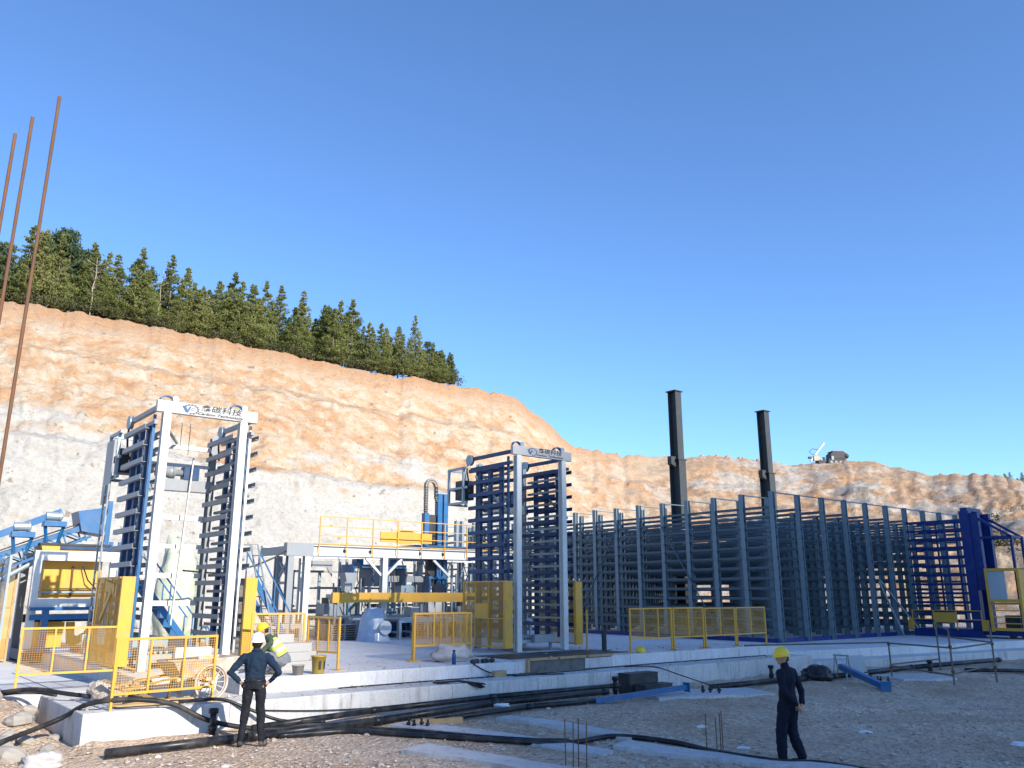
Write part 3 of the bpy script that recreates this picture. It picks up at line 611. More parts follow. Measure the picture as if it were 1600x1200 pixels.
for x, y, z, m_ in ((2.9, .2, .55, 'grey'), (4.3, .3, .5, 'galv'), (6.6, .2, .6, 'blue'), (7.6, .4, .5, 'grey'), (8.3, .2, 1.0, 'galv'), (5.1, .2, 1.75, 'galv')): MB().box(x - .28, x + .28, y - .2, y + .2, z - .18, z + .18).box(x - .1, x + .1, y - .26, y - .2, z - .08, z + .1).build('drive_unit', m_, g)
for i in range(6): x = 3.0 + 1.0 * i; MB().tube([(x, .3, 2.9), (x + .1, .1, 2.3), (x - .1, .15, 1.8), (x + .15, .3, 1.2)], .022, 6).build('hose', 'rubber', g)
for i in range(4): MB().bar((6.2 + .8 * i, 2.1, .8), (7.0 + .8 * i, 2.1, 2.9), .06).build('lattice_brace', 'galv', g)
for x, y, w_, d_, h_, m_ in ((2.2, 1.3, .9, .7, 1.25, 'grey'), (4.4, 1.5, 1.2, .6, 1.0, 'galv'), (6.9, 1.3, .8, .8, 1.45, 'white'), (8.4, 1.2, .9, .8, 1.1, 'grey'), (3.2, 2.7, 1.6, .5, 1.6, 'galv')):
    h1 = MB().box(x, x + w_, y, y + d_, .1, h_).build('machine_housing', m_, g); MB().box(x + .06, x + w_ * .48, y - .02, y - .002, .2, h_ - .12).build('door', m_, h1); MB().box(x + w_ * .52, x + w_ - .06, y - .02, y - .002, .2, h_ - .12).build('door', m_, h1); MB().box(x + w_ * .2, x + w_ * .4, y + .1, y + d_ - .1, h_, h_ + .22).build('vent_hood', 'dark', h1)
for i in range(7): x = 1.6 + 1.15 * i; MB().box(x - .05, x + .05, 2.9, 3.0, 0, 2.5).build('rear_upright', 'galv', g)
for z in (1.1, 1.8, 2.45): MB().box(1.55, 8.6, 3.0, 3.05, z, z + .09).build('rear_rail', 'grey', g)
# roller tables in front of the gantry
def roller_table(label, p, q, L, Wd, h=.62, mat='galv'):
    t = thing('roller_table', label, 'conveyor', W(p, q, Z2), A, 'steel conveyor tables under the gantry')
    for y in (0, Wd): MB().box(0, L, y - .04, y + .04, h - .16, h).build('side_beam', mat, t)
    n = int(L / .8) + 1
    for i in range(n + 1):
        x = .06 + (L - .12) * i / n
        for y in (0, Wd): MB().box(x - .05, x + .05, y - .038, y + .038, 0, h - .16).build('leg', mat, t)
        MB().box(x - .03, x + .03, .04, Wd - .04, h * .3, h * .3 + .06).build('tie', mat, t)
    ro = MB().tube([(0, .04, 0), (0, Wd - .04, 0)], .04, 8).mesh('roller'); ro.materials.append(M['grey'])
    for i in range(int(L / .16)): inst('roller', ro, t, (.1 + .16 * i, 0, h - .05))
    MB().lathe([(.05, -.2), (.13, -.2), (.13, .12), (.06, .14)], (L * .6, Wd * .5, h * .45), 14, 'x').build('motor', 'blue', t, True)
    return t
roller_table('grey conveyor table nearest the plastic-wrapped bundle', 12.9, 11.4, 1.9, 1.1, .75)
roller_table('grey conveyor table behind the sack bundle and guard rail', 14.95, 11.4, 2.0, 1.1, .75)
roller_table('low conveyor running left from the gantry leg', 6.2, 12.2, 3.3, 1.2, .62)
roller_table('conveyor line running under the gantry beam', 11.0, 13.9, 6.5, 1.2, .8)
def pallet_stack(label, p, q, n, mat='grey'):
    t = thing('pallet_stack', label, 'pallets', W(p, q, Z2), A, 'stacked steel pallets under the gantry')
    pl = MB().box(0, 1.1, 0, .85, .055, .075)
    for x in (.02, .52, 1.0): pl.box(x, x + .08, .0, .85, 0, .054)
    PL = pl.mesh('pallet'); PL.materials.append(M[mat])
    for k in range(n): inst('pallet', PL, t, (.03 * (rnd() - .5), .03 * (rnd() - .5), .078 * k), (0, 0, .03 * (rnd() - .5)))
pallet_stack('stack of grey pallets left of the wrapped reel', 10.6, 12.2, 7)
pallet_stack('stack of blue pallets behind the conveyor tables', 13.6, 12.9, 9, 'navy')
pallet_stack('tall stack of pale pallets near the gantry stair', 15.4, 12.8, 11, 'galv')
roller_table('narrow conveyor between the gantry and the blue stair', 17.2, 11.6, 2.2, .8, .7)
roller_table('rear conveyor seen below the yellow beam', 11.4, 16.6, 7.0, 1.2, 1.0)
# pallet chain conveyor behind the sunlit tower
roller_table('pallet conveyor behind the sunlit tower foot', 2.3, 6.9, 1.6, 4.2, .5)
# stairs
def stair(label, p, q, L, H, rot, wd=.7, n=7):
    t = thing('steel_stair', label, 'stairs', W(p, q, Z2), A + rot, 'blue steel stairs')
    for y in (0, wd):
        MB().bar((0, y, .05), (L, y, H), .05, .16).build('stringer', 'blue', t); MB().bar((0, y, .95), (L, y, H + .9), .035).build('handrail', 'blue', t)
        for k in (.05, .5, .95): MB().bar((L * k, y, H * k), (L * k, y, H * k + .9), .03).build('baluster', 'blue', t)
    for i in range(n): x = L * (i + .7) / (n + .4); z = H * (i + .7) / (n + .4); MB().box(x - .11, x + .11, .03, wd - .03, z - .015, z + .015).build('tread', 'blue', t)
    MB().box(L, L + .9, 0, wd, H - .06, H).build('landing', 'blue', t)
    for y in (.04, wd - .04): MB().box(L + .8, L + .88, y - .04, y + .04, 0, H - .06).build('landing_leg', 'blue', t)
stair('blue steel stair rising to the gantry beside the shaded tower', 16.0, 10.4, 1.1, 1.7, 0)
stair('blue steel stair seen through the sunlit tower', 4.7, 9.6, 1.5, 1.9, R(180))
stair('blue steel stair standing right of the sunlit tower', 7.25, 9.0, 1.2, 2.0, R(180), .9)
t = thing('access_ladder', 'tall thin pale ladder frame right of the sunlit tower', 'ladder', W(5.55, 8.0, Z2))
for y in (0, .5): MB().tube([(1.2, y, 0), (.45, y, 3.0), (.0, y, 3.0), (0, y, 2.4)], .022, 6).build('stile', 'galv', t)
for i in range(9): k = (i + 1) / 10; MB().bar((1.2 - .75 * k, 0, 3 * k), (1.2 - .75 * k, .5, 3 * k), .025).build('rung', 'galv', t)
# ------------------------------------------------------------------ block making machine at the left
b = thing('block_machine', 'block making machine with white frame, yellow hopper and blue press', 'block machine', W(1.1, 12.0, .55))
BW = 2.05
for x in (0, BW): 
    for y in (0, 1.9): MB().box(x - .1, x + .1, y - .1, y + .1, 0, 2.95).build('frame_post', 'white' if y == 0 else 'grey', b)
for z, y in ((2.98, 0), (1.62, 0), (2.98, 1.9)): MB().box(-.1, BW + .1, y - .102, y + .102, z - .14, z + .14).build('frame_beam', 'white', b)
MB().plate([(.25, 1.78), (.25, 2.75), (.1, 3.3), (1.95, 3.3), (1.8, 2.75), (1.8, 1.78)], .35, 1.6).build('hopper', 'yellow', b)
MB().box(.05, 2.0, .3, 1.65, 3.30, 3.36).build('hopper_rim', 'dark', b)
MB().bar((.1, .15, 1.95), (1.95, .15, 1.95), .05).build('rod', 'galv', b); MB().bar((.1, .14, 2.05), (1.95, .14, 2.05), .03).build('rod', 'yellow', b)
MB().tube([(1.25, .2, 2.7), (1.4, .1, 2.3), (1.7, .15, 2.0)], .02, 6).build('hose', 'rubber', b); MB().tube([(1.0, .3, 2.7), (1.02, .3, 1.8)], .03, 6).build('pipe', 'rust', b)
pf = MB().box(-.05, BW, -.25, -.12, 1.18, 1.32).box(.25, .42, -.26, -.11, .35, 1.5).box(1.6, 1.78, -.26, -.11, .35, 1.5).box(-.1, BW + .1, -.3, -.12, 1.44, 1.53).build('press_frame', 'blue', b)
MB().plate([(.25, .4), (.25, 1.1), (.95, 1.1), (.9, .4)], .2, 1.0).build('mould_box', 'yellow', b)
cpts = [(1.0, 1.1), (1.05, .5), (1.2, .42), (1.5, .55), (1.8, .95), (1.85, 1.1), (1.65, 1.1), (1.5, .8), (1.3, .68), (1.22, .75), (1.2, 1.1)]
MB().plate(cpts, .1, .3).build('rocker_arm', 'yellow', b)
MB().box(-.1, BW + .1, -.2, 1.9, .08, .36).build('press_bed', 'navy', b); MB().tube([(-.2, -.35, .35), (BW + .3, -.35, .35)], .06, 8).build('drive_shaft', 'blue', b)
MB().tube([(.0, 1.2, 1.2), (2.05, 1.2, 1.2)], .12, 10).build('vibrator_shaft', 'dark', b)
sh = MB().box(-.75, -.72, -.3, 1.6, .15, 2.9).build('clear_screen', 'clear', b)
for y in (-.3, .6, 1.6): MB().box(-.76, -.70, y - .03, y + .03, .1, 2.95).build('screen_frame', 'galv', sh)
# inclined belt conveyor
c = thing('belt_conveyor', 'blue inclined belt conveyor feeding the block machine from the left', 'conveyor', W(2.6, 13.0, .55))
a0, a1 = Vector((-7.5, 0, .75)), Vector((0, 0, 4.0))
dirv = (a1 - a0).normalized(); up = Vector((-dirv.z, 0, dirv.x))
for y in (-.35, .35): MB().bar(a0 + Vector((0, y, 0)), a1 + Vector((0, y, 0)), .06, .16).build('side_frame', 'blue', c)
MB().bar(a0 + up * .14, a1 + up * .14, .62, .03).build('belt', 'rubber', c)
MB().bar(a0 + Vector((0, -.45, .0)) + up * .34, a1 + Vector((-.8, -.45, 0)) + up * .34, .05, .2).build('belt_skirt', 'blue', c)
ri = MB().tube([(0, -.33, 0), (0, .33, 0)], .05, 8).mesh('idler'); ri.materials.append(M['dark'])
for i in range(16): P = a0.lerp(a1, (i + .5) / 16) - up * .02; inst('idler', ri, c, P)
for i in range(14):
    P0 = a0.lerp(a1, (i + .2) / 14.6); P1 = a0.lerp(a1, (i + 1.) / 14.6); o_ = up * -.42
    for y in (-.36, .36): MB().bar(P0 + Vector((0, y, 0)), P1 + Vector((0, y, 0)) + o_, .04).build('truss_web', 'blue', c); MB().bar(P1 + Vector((0, y, 0)) + o_, P1 + Vector((0, y, 0)), .04).build('truss_web', 'blue', c)
for y in (-.36, .36): MB().bar(a0 + Vector((.3, y, 0)) - up * .42, a1 + Vector((-.2, y, 0)) - up * .42, .06, .08).build('truss_chord', 'blue', c)
MB().lathe([(.04, -.42), (.17, -.42), (.17, .42), (.04, .42)], a1, 16, 'y').build('head_drum', 'dark', c)
MB().plate([(-.35, 3.75), (-.5, 4.35), (.25, 4.5), (.42, 4.1), (.35, 3.65)], -.5, .5).build('head_chute', 'blue', c)
MB().box(.42, .55, -.12, .12, 3.35, 4.75).build('chute_post', 'blue', c)
for x in (-1.9, -1.1):
    z = 4.0 + x * .433 + .45
    MB().lathe([(.05, -.26), (.13, -.25), (.13, .1), (.16, .1), (.16, .16), (.06, .2)], (x, -.45, z + .18), 14, 'x').build('drive_motor', 'galv', c); MB().box(x - .3, x + .3, -.65, -.2, z - .12, z + .03).build('motor_mount', 'blue', c)
    for dx in (-.25, .25): MB().bar((x + dx, -.5, z - .1), (x + dx * .6, -.4, z - .6), .07).build('mount_strut', 'blue', c)
for x, sp in ((-2.3, .35), (-5.2, .25)):
    z = 4.0 + x * .433 - .1
    for y in (-.4, .4): MB().bar((x - .9, y, 0), (x - .1, y, z), .11).build('support_leg', 'blue', c); MB().bar((x - .75, y, z - 1.0), (x - .35, y, z - .9), .06).build('leg_tie', 'blue', c); MB().bar((x - .5, y, z * .55), (x - 1.0, y, z - .45), .07).build('leg_brace', 'blue', c)
MB().box(-.9, 1.0, -.7, .7, 3.18, 3.28).build('drop_deck', 'navy', c)
for i in range(3): MB().box(.2 + .25 * i, .3 + .25 * i, -.7, -.6, 3.28, 3.45).build('deck_lug', 'blue', c)
MB().tube([(-5, -.5, 2.0), (-3.2, -.5, 1.95), (-2.2, -.5, 2.35), (-1.2, -.5, 3.0)], .07, 8).build('cable_duct', 'galv', c)
# amber safety screen and control cabinet by the block machine
t = thing('safety_screen', 'tall amber mesh safety screen at the left edge behind the rail', 'screen', W(-.35, 12.9, .55))
for x in (0, .55, 1.1): MB().box(x - .03, x + .03, -.03, .03, 0, 2.75).build('post', 'wood', t)
for z in (.05, 1.5, 2.7): MB().box(.03, 1.07, -.025, .025, z, z + .05).build('bar', 'wood', t)
tag(wire_panel(.03, .52, .1, 2.7, 0, .03, .014).build('wire_mesh', 'yellow', t), kind='stuff'); tag(wire_panel(.58, 1.07, .1, 2.7, 0, .03, .014).build('wire_mesh', 'yellow', t), kind='stuff')
t = thing('control_cabinet', 'dark green control cabinet at the left edge of the picture', 'cabinet', W(-1.5, 12.6, .55))
MB().box(0, 1.1, 0, .6, 0, 1.05).build('body', 'dark', t); MB().box(.04, 1.06, -.015, -.001, .04, 1.01).build('door', 'dark', t); MB().lathe([(.11, -.03), (.11, -.017), (.02, -.017)], (.75, 0, .65), 14, 'y').build('emblem', 'white', t)
# wrapped glass-fibre drum behind the tower and green wrapped drum
def blob(name, label, cat, loc, r, mat, seed, amp=.18, flat=0.0, rz=0.):
    mb = MB().ell((0, 0, 0), r, None, 28, 18); vs = []
    for x, y, z in mb.v:
        d = Vector((x / r[0], y / r[1], z / r[2])); k = 1 + amp * fbm(d.x * 1.6 + seed, d.y * 1.6, d.z * 1.6, 5) + amp * .35 * abs(fbm(d.x * 5 + seed, d.y * 5, d.z * 5, 3))
        vs.append((x * k, y * k, max(z * k, -r[2] * (1 - flat))))
    mb.v = vs; o = mb.build(name, mat, None, True); o.location = Vector(loc) + Vector((0, 0, r[2] * (1 - flat))); o.rotation_euler = (0, 0, rz)
    return tag(o, label, cat)
wbn = thing('wrapped_bundle', 'reel draped in bluish plastic film standing before the gantry', 'bundle', W(11.9, 11.5, Z2))
mb = MB(); n_ = 30
for i, (r_, h_) in enumerate(((.66, .0), (.58, .12), (.50, .35), (.44, .65), (.40, .88), (.30, 1.06), (.15, 1.13), (.01, 1.14))):
    for j in range(n_):
        th = 2 * math.pi * j / n_; k_ = 1 + .22 * fbm(3 * math.cos(th), 3 * math.sin(th), h_ * 1.2, 4); mb.v.append((r_ * k_ * math.cos(th), r_ * k_ * .75 * math.sin(th), h_ + .05 * fbm(j * .8, h_ * 4)* (0 < i < 7)))
mb.f = [(i * n_ + j, i * n_ + (j + 1) % n_, (i + 1) * n_ + (j + 1) % n_, (i + 1) * n_ + j) for i in range(7) for j in range(n_)]
mb.build('film', 'plastic', wbn, True); MB().lathe([(.02, -.56), (.24, -.56), (.24, -.5), (.02, -.5)], (.2, 0, .45), 20, 'y').build('reel_face', 'white', wbn)
blob('wrapped_drum', 'tall pale green netted hump seen through the sunlit tower', 'bundle', W(6.2, 15.5, Z2), (.72, .7, 2.0), 'wrapgreen', 9, .3, .25)
blob('sack_bundle', 'crumpled heap of white sacks under the yellow rail', 'sacks', W(8.75, 2.05, Z2), (.48, .34, .24), 'sack', 2, .4, .3, A)
# ------------------------------------------------------------------ yard clutter
def gnd(x, y, dz=0.): return Vector((x, y, gz(x, y) + dz))
def hose(name, label, cat, pts, r, mat, dz=None, group=None, n=8, sub=6):
    P = [Vector(p) if len(p) == 3 else gnd(p[0], p[1], r if dz is None else dz) for p in pts]; out = []
    for i in range(len(P) - 1):                              # Catmull-Rom
        p0, p1, p2, p3 = P[max(i - 1, 0)], P[i], P[i + 1], P[min(i + 2, len(P) - 1)]
        for k in range(sub):
            t = k / sub; out.append(.5 * ((2 * p1) + (p2 - p0) * t + (2 * p0 - 5 * p1 + 4 * p2 - p3) * t * t + (3 * p1 - p0 - 3 * p2 + p3) * t ** 3))
    out.append(P[-1]); o = MB().tube(out, r, n).build(name, mat, None, True)
    return tag(o, label, cat, group)
def pipe_run(label, pts, r):
    t = thing('drain_pipe', label, 'pipe', (0, 0, 0), 0, 'black plastic pipes along the footing'); L = len(pts)
    P = [gnd(x, y, r + .02 + dz) for x, y, dz in pts]
    for a, b_ in zip(P[:-1], P[1:]):
        MB().tube([a, b_], r, 14).build('pipe_length', 'black', t, True)
        d = (b_ - a).normalized(); MB().tube([b_ - d * .12, b_ + d * .06], r * 1.12, 14).build('pipe_socket', 'black', t, True)
pipe_run('thick black pipe at the foot of the footing, running past the man in navy', [(-6.24, 13.75, 0), (-4.35, 15.25, 0), (-2.55, 17.05, .02), (-.35, 18.95, .05), (2.25, 21.2, .1)], .072)
pipe_run('second black pipe lying behind the thick pipe', [(-4.6, 15.75, .02), (-2.7, 17.55, .08), (-.4, 19.45, .1), (2.6, 21.75, .12)], .058)
pipe_run('thinner black pipe in front, joining the thick pipe', [(-1.5, 17.3, 0), (.4, 18.85, 0), (2.1, 20.5, 0)], .055)
pipe_run('black pipe running right along the far footing', [(5.2, 22.95, 0), (7.5, 24.6, 0), (9.6, 26.1, .02), (13.2, 28.9, .02), (17.5, 31.4, .05)], .075)
pipe_run('black pipe lying at the far right below the platform', [(14.6, 28.2, 0), (18.2, 29.1, 0), (24, 31.2, 0)], .06)
hose('black_hose', 'long black hose snaking across the gravel foreground', 'hose', [(-4.05, 15.45), (-2.92, 16.1), (-1.81, 15.6), (-.26, 15.3), (.92, 15.5), (1.87, 16.2), (2.88, 15.9), (3.41, 15.2), (4.2, 14.35), (4.95, 14.2), (5.9, 13.2), (7.5, 12.2)], .048, 'black')
hose('black_hose', 'black hose doubling the long foreground hose by the man in navy', 'hose', [(-2.9, 16.45), (-1.9, 16.2), (-.8, 15.75), (.3, 15.6), (1.0, 15.75)], .042, 'black')
hose('cable', 'thick grey cable looping over the footing corner on the left', 'cable', [gnd(-9.3, 13.0, .05), gnd(-8.2, 13.1, .1), W(-.25, .9, .35), W(.15, .35, .66), W(.75, -.03, .72), W(1.4, -.1, .6), W(2.0, -.25, .3), W(2.8, -.5, .12), W(3.6, -.75, .1)], .042, 'rubber')
hose('cable', 'second grey cable crossing the top of the footing corner', 'cable', [W(-2.5, 4.3, .6), W(-1.0, 3.7, .6), W(-.3, 2.8, .72), W(.15, 2.0, .68), W(.7, 1.5, .6), W(.9, .8, .585), W(1.0, .5, .585)], .04, 'rubber')
hose('cable', 'grey cable curling at the left edge by the guard rail', 'cable', [W(-3, 3.6, .60), W(-1.9, 3.3, .55), gnd(*W(-1.3, 2.6)[:2], .2), gnd(*W(-1.4, 2.0)[:2], .08), gnd(*W(-2.2, 1.7)[:2], .05)], .04, 'rubber')
hose('cable', 'thin pair cable crossing the rubble to the footing', 'cable', [gnd(-13, 15.2, .3), gnd(-11.2, 16, .4), W(-.5, 3.3, .62), W(.1, 2.6, .60)], .025, 'rubber')
hose('cable', 'black cable running from the front rail down behind the man in navy', 'cable', [W(1.1, .75, .575), W(1.8, .3, .59), W(2.3, .06, .60), W(2.75, -.12, .42), W(3.3, -.35, .2), W(4.0, -.7, .16)], .03, 'black')
hose('cable', 'thin dark cable lying along the ledge of the footing', 'cable', [W(5, .75, .56), W(7, .8, .558), W(9, .7, .56), W(11.5, .62, .56), W(13, .8, .56), W(16, .85, .56), W(20, .8, .56)], .014, 'black')
hose('cable', 'thin cable hanging off the ledge beside the steel boxes', 'cable', [W(13.4, .7, .56), W(13.9, .05, .57), W(14.5, -.35, .35), W(15.2, -.9, .06)], .014, 'black')
hose('cable', 'thin cable drooping over the footing left of the timber box', 'cable', [W(8.6, .98, .86), W(9.2, .9, .6), W(10.2, .4, .565), W(10.8, .2, .56)], .014, 'black')
hose('cable', 'thin cable trailing low across the footing face beside the man', 'cable', [W(2.9, -.03, .38), W(4.2, -.04, .27), W(5.8, -.05, .22), W(7.4, -.08, .24)], .012, 'black')
hose('cable', 'overhead cable sagging from the gantry to the left', 'cable', [W(9.2, 13.2, 3.95), W(8.3, 13.2, 3.5), W(7.0, 13.2, 3.15), W(5.6, 13.2, 3.2)], .03, 'black')
for lab, p, q, h in (('short black pipe stub with a cap before the sunlit footing', 2.0, -.42, .44), ('short black pipe stub beside the dark steel boxes', 12.0, -.35, .42), ('short black pipe stub far right of the steel boxes', 18.4, -.45, .4), ('short black pipe stub inside the scaffold cage', 24.3, -2.3, .4)):
    x, y = W(p, q)[:2]; z0 = gz(x, y) - .02
    t = thing('pipe_stub', lab, 'pipe stub', (x, y, z0), A); MB().tube([(0, 0, 0), (0, 0, h)], .055, 12).build('pipe', 'black', t, True); MB().tube([(0, 0, h - .08), (0, 0, h)], .085, 12).build('cap', 'black', t, True); MB().tube([(0, 0, .08), (0, 0, .16)], .075, 12).build('collar', 'black', t, True)
# steel boxes, blue props, timber form
t = thing('steel_box', 'larger dark steel box against the footing', 'steel box', tuple(W(12.45, -.42, gz(*W(12.7, -.3)[:2]) - .01))); MB().box(0, 1.05, 0, .38, 0, .46).build('body', 'dark', t); MB().box(-.02, 1.07, -.02, .385, .46, .475).build('lid', 'dark', t)
t = thing('steel_box', 'smaller dark steel box in front of the larger one', 'steel box', tuple(W(12.55, -.85, gz(*W(12.9, -.7)[:2]) - .01))); MB().box(0, 1.0, 0, .36, 0, .24).build('body', 'dark', t); MB().box(-.02, 1.02, -.02, .37, .24, .252).build('lid', 'dark', t)
def prop(label, a, b, w=.13):
    t = thing('blue_beam', label, 'steel beam', a, 0); d = Vector(b) - Vector(a); L = d.length
    t.rotation_euler = d.to_track_quat('X', 'Z').to_euler()
    MB().box(0, L, -w / 2, w / 2, -w / 2, w / 2).build('beam', 'blue', t); MB().box(L, L + .02, -w, w, -w, w).build('end_plate', 'blue', t)
prop('blue steel beam lying on the gravel in front of the steel boxes', gnd(1.9, 20.3, .08), gnd(4.3, 21.7, .22), .11)
prop('blue steel beam leaning down toward the gravel beside the sawhorse', gnd(9.5, 25.3, .42), gnd(9.85, 23.2, .12), .15)
t = thing('timber_form', 'open timber and board box set into the platform edge', 'formwork', W(10.3, .93, Z1 + .002))
MB().box(0, 2.9, .0, .04, 0, .29).build('board', 'board', t); MB().box(1.9, 2.9, -.025, -.003, .02, .27).build('board', 'conc', t)
for x in (0., 1.0, 2.0): MB().box(x, x + .92, -.05, .09, .292, .345).build('batten', 'wood', t)
MB().box(-.06, -.005, -.04, .08, 0, .32).build('batten', 'wood', t)
t = thing('steel_plate_cover', 'dark flat steel sheet on the platform before the shaded tower', 'steel sheet', W(10.2, 1.6, Z2)); MB().box(0, 4.3, 0, 1.5, .002, .014).build('sheet', 'dark', t); MB().box(0, 4.3, -.05, -.003, .0, .03).build('edge_strip', 'rust', t)
tag(MB().box(0, .75, 0, .16, 0, .05).build('dark_plank', 'dark'), 'short dark plank lying on the ledge left of the timber form', 'plank'); o = bpy.data.objects['dark_plank']; o.location = W(9.5, .45, Z1 + .002); o.rotation_euler = (0, 0, A)
wb = thing('wire_bundle', 'bundle of thin black tie wires hanging over the footing edge', 'wire bundle', W(7.6, .1, Z1))
for i in range(14): s = (rnd() - .5); MB().tube([(-.5 + .1 * s, .05 + .25 * rnd(), .02 + .02 * rnd()), (.0, .0 + .1 * s, .03 + .03 * rnd()), (.5 + .2 * s, -.16 - .05 * rnd(), -.02 - .12 * rnd())], .012, 5).build('wire', 'black', wb)
t = thing('wood_block', 'small yellowish timber offcut on the ledge', 'timber', W(9.0, .62, Z1)); MB().box(0, .34, 0, .14, 0, .14).build('block', 'wood', t)
# stub post, loose helmet, bottle, bucket, pail, blocks
t = thing('stub_post', 'short dark steel stub standing on the shaded platform', 'post', W(14.6, 2.6, Z2)); MB().tube([(0, 0, 0), (0, 0, .55)], .075, 12).build('tube', 'dark', t); MB().box(-.12, .12, -.12, .12, 0, .012).build('base_plate', 'dark', t)
def hat_mesh(mat, parent=None, name='helmet', ridge=True):
    mb = MB(); n = 20; prof = [(.0, .148), (.05, .143), (.09, .122), (.118, .085), (.128, .04), (.132, 0.), (.150, -.006), (.150, -.014), (.126, -.012), (.12, .03), (.085, .11), (.0, .138)]
    vs = []
    for r, h in prof:
        for j in range(n):
            th = 2 * math.pi * j / n; ex = 1.0 + (.16 if math.sin(th) > .3 and r > .14 else 0)
            vs.append((r * .92 * math.cos(th) * (1 if ex == 1 else 1.0), r * 1.12 * math.sin(th) * ex, h - (.012 if ex > 1 else 0)))
    fs = [(i * n + j, i * n + (j + 1) % n, (i + 1) * n + (j + 1) % n, (i + 1) * n + j) for i in range(len(prof) - 1) for j in range(n)]
    mb.add(vs, fs)
    if ridge:
        for i in range(8):
            a = R(20 + 17.5 * i); b_ = R(20 + 17.5 * (i + 1)); mb.bar((0, .14 * math.cos(a), .135 * math.sin(a) + .012), (0, .14 * math.cos(b_), .135 * math.sin(b_) + .012), .028, .016)
    return mb.build(name, mat, parent, True)
o = hat_mesh('haty', None, 'hard_hat'); o.location = W(14.75, 1.3, Z2 + .016); o.rotation_euler = (0, 0, 1.0); tag(o, 'yellow hard hat lying on the platform edge by the rail', 'helmet')
t = thing('water_bottle', 'blue water bottle standing on the platform edge', 'bottle', W(8.25, 1.25, Z2)); MB().lathe([(.05, 0), (.05, .22), (.03, .27), (.03, .29)], n=14).build('body', 'bottle', t, True); MB().lathe([(.033, .29), (.033, .33), (.01, .335)], n=12).build('cap', 'dark', t)
for i in range(5):
    o = MB().ell((0, 0, .05), (.09, .06, .055), None, 9, 6).build('glove_lump', 'dark'); o.location = W(8.75 + .14 * i, 1.15 + .05 * (i % 2), Z2 + .0); o.rotation_euler = (0, 0, i); tag(o, 'small dark lump in the row beside the blue bottle', 'lump', 'dark lumps beside the blue bottle')
t = thing('mustard_bucket', 'mustard yellow plastic bucket with a dark print, by the worker', 'bucket', W(4.72, 1.15, Z2))
MB().lathe([(.12, 0), (.125, .02), (.15, .33), (.165, .335), (.165, .365), (.15, .365), (.142, .34), (.115, .03)], n=20).build('shell', 'bucket', t, True)
for an in (-115, -70):
    lb = MB(); pts = []
    for k in range(5):
        th = R(an + 5 * k); pts.append(th)
    for a_, b_ in zip(pts[:-1], pts[1:]): lb.add([(.138 * math.cos(a_) * 1.02, .138 * math.sin(a_) * 1.02, .09), (.138 * math.cos(b_) * 1.02, .138 * math.sin(b_) * 1.02, .09), (.151 * math.cos(b_) * 1.02, .151 * math.sin(b_) * 1.02, .26), (.151 * math.cos(a_) * 1.02, .151 * math.sin(a_) * 1.02, .26)], [(0, 1, 2, 3)])
    lb.build('print', 'dark', t)
MB().tube([(.165 * math.cos(R(10 * i)), .165 * math.sin(R(10 * i)) , .33 - .02) for i in range(0, 19)], .006, 5).build('handle', 'galv', t)
t = thing('mortar_pail', 'small grey mortar pail in front of the mustard bucket', 'bucket', W(4.25, 1.12, Z2)); MB().lathe([(.10, 0), (.125, .19), (.135, .19), (.135, .2), (.12, .2), (.09, .02)], n=18).build('shell', 'mortar', t, True); MB().lathe([(.11, .12), (.11, .15), (.02, .17)], n=14).build('mortar', 'mortar', t)
st = thing('block_stack', 'stack of pale concrete blocks behind the crouching worker', 'block stack', W(4.35, 2.15, Z2))
bm_ = MB().box(.004, .386, .004, .186, .003, .187); BK = bm_.mesh('block'); BK.materials.append(M['brick'])
for i in range(3):
    for j in range(2):
        for k in range([4, 3, 2][i] if j else [3, 3, 1][i]): inst('block', BK, st, (.395 * i * .75 - .05 * (k % 2), .2 * j, .19 * k), (0, 0, .03 * (rnd() - .5)))
# hand cart with spoked wheels, load of rubble
ct = thing('hand_cart', 'dusty two-wheeled hand cart with spoked wheels behind the front rail', 'hand cart', W(2.05, .78, Z1), A + R(8))
def wheel(x, y):
    wr = .31; r = MB().tube([(x + wr * math.cos(R(15 * i)), y, .33 + wr * math.sin(R(15 * i))) for i in range(25)], .025, 7, False).build('tyre', 'dusty', ct, True)
    MB().tube([(x + .265 * math.cos(R(15 * i)), y, .33 + .265 * math.sin(R(15 * i))) for i in range(25)], .012, 6, False).build('rim', 'dusty', r, True)
    MB().tube([(x, y - .06, .33), (x, y + .06, .33)], .035, 10).build('hub', 'dusty', r)
    for i in range(14): th = R(360 / 14 * i); MB().bar((x + .03 * math.cos(th), y, .33 + .03 * math.sin(th)), (x + .26 * math.cos(th), y, .33 + .26 * math.sin(th)), .012).build('spoke', 'dusty', r)
wheel(.1, -.42); wheel(.1, .42)
MB().tube([(.1, -.4, .33), (.1, .4, .33)], .02, 8).build('axle', 'rust', ct)
bd = MB()
bd.add([(-.42, -.33, .42), (.55, -.33, .42), (.55, .33, .42), (-.42, .33, .42), (-.62, -.37, .72), (.66, -.37, .76), (.66, .37, .76), (-.62, .37, .72), (-.38, -.3, .45), (.51, -.3, .45), (.51, .3, .45), (-.38, .3, .45), (-.58, -.34, .72), (.62, -.34, .76), (.62, .34, .76), (-.58, .34, .72)],
       [(0, 3, 2, 1), (0, 1, 5, 4), (1, 2, 6, 5), (2, 3, 7, 6), (3, 0, 4, 7), (8, 9, 10, 11), (8, 12, 13, 9), (9, 13, 14, 10), (10, 14, 15, 11), (11, 15, 12, 8), (4, 5, 13, 12), (5, 6, 14, 13), (6, 7, 15, 14), (7, 4, 12, 15)])
bd.build('tray', 'dusty', ct)
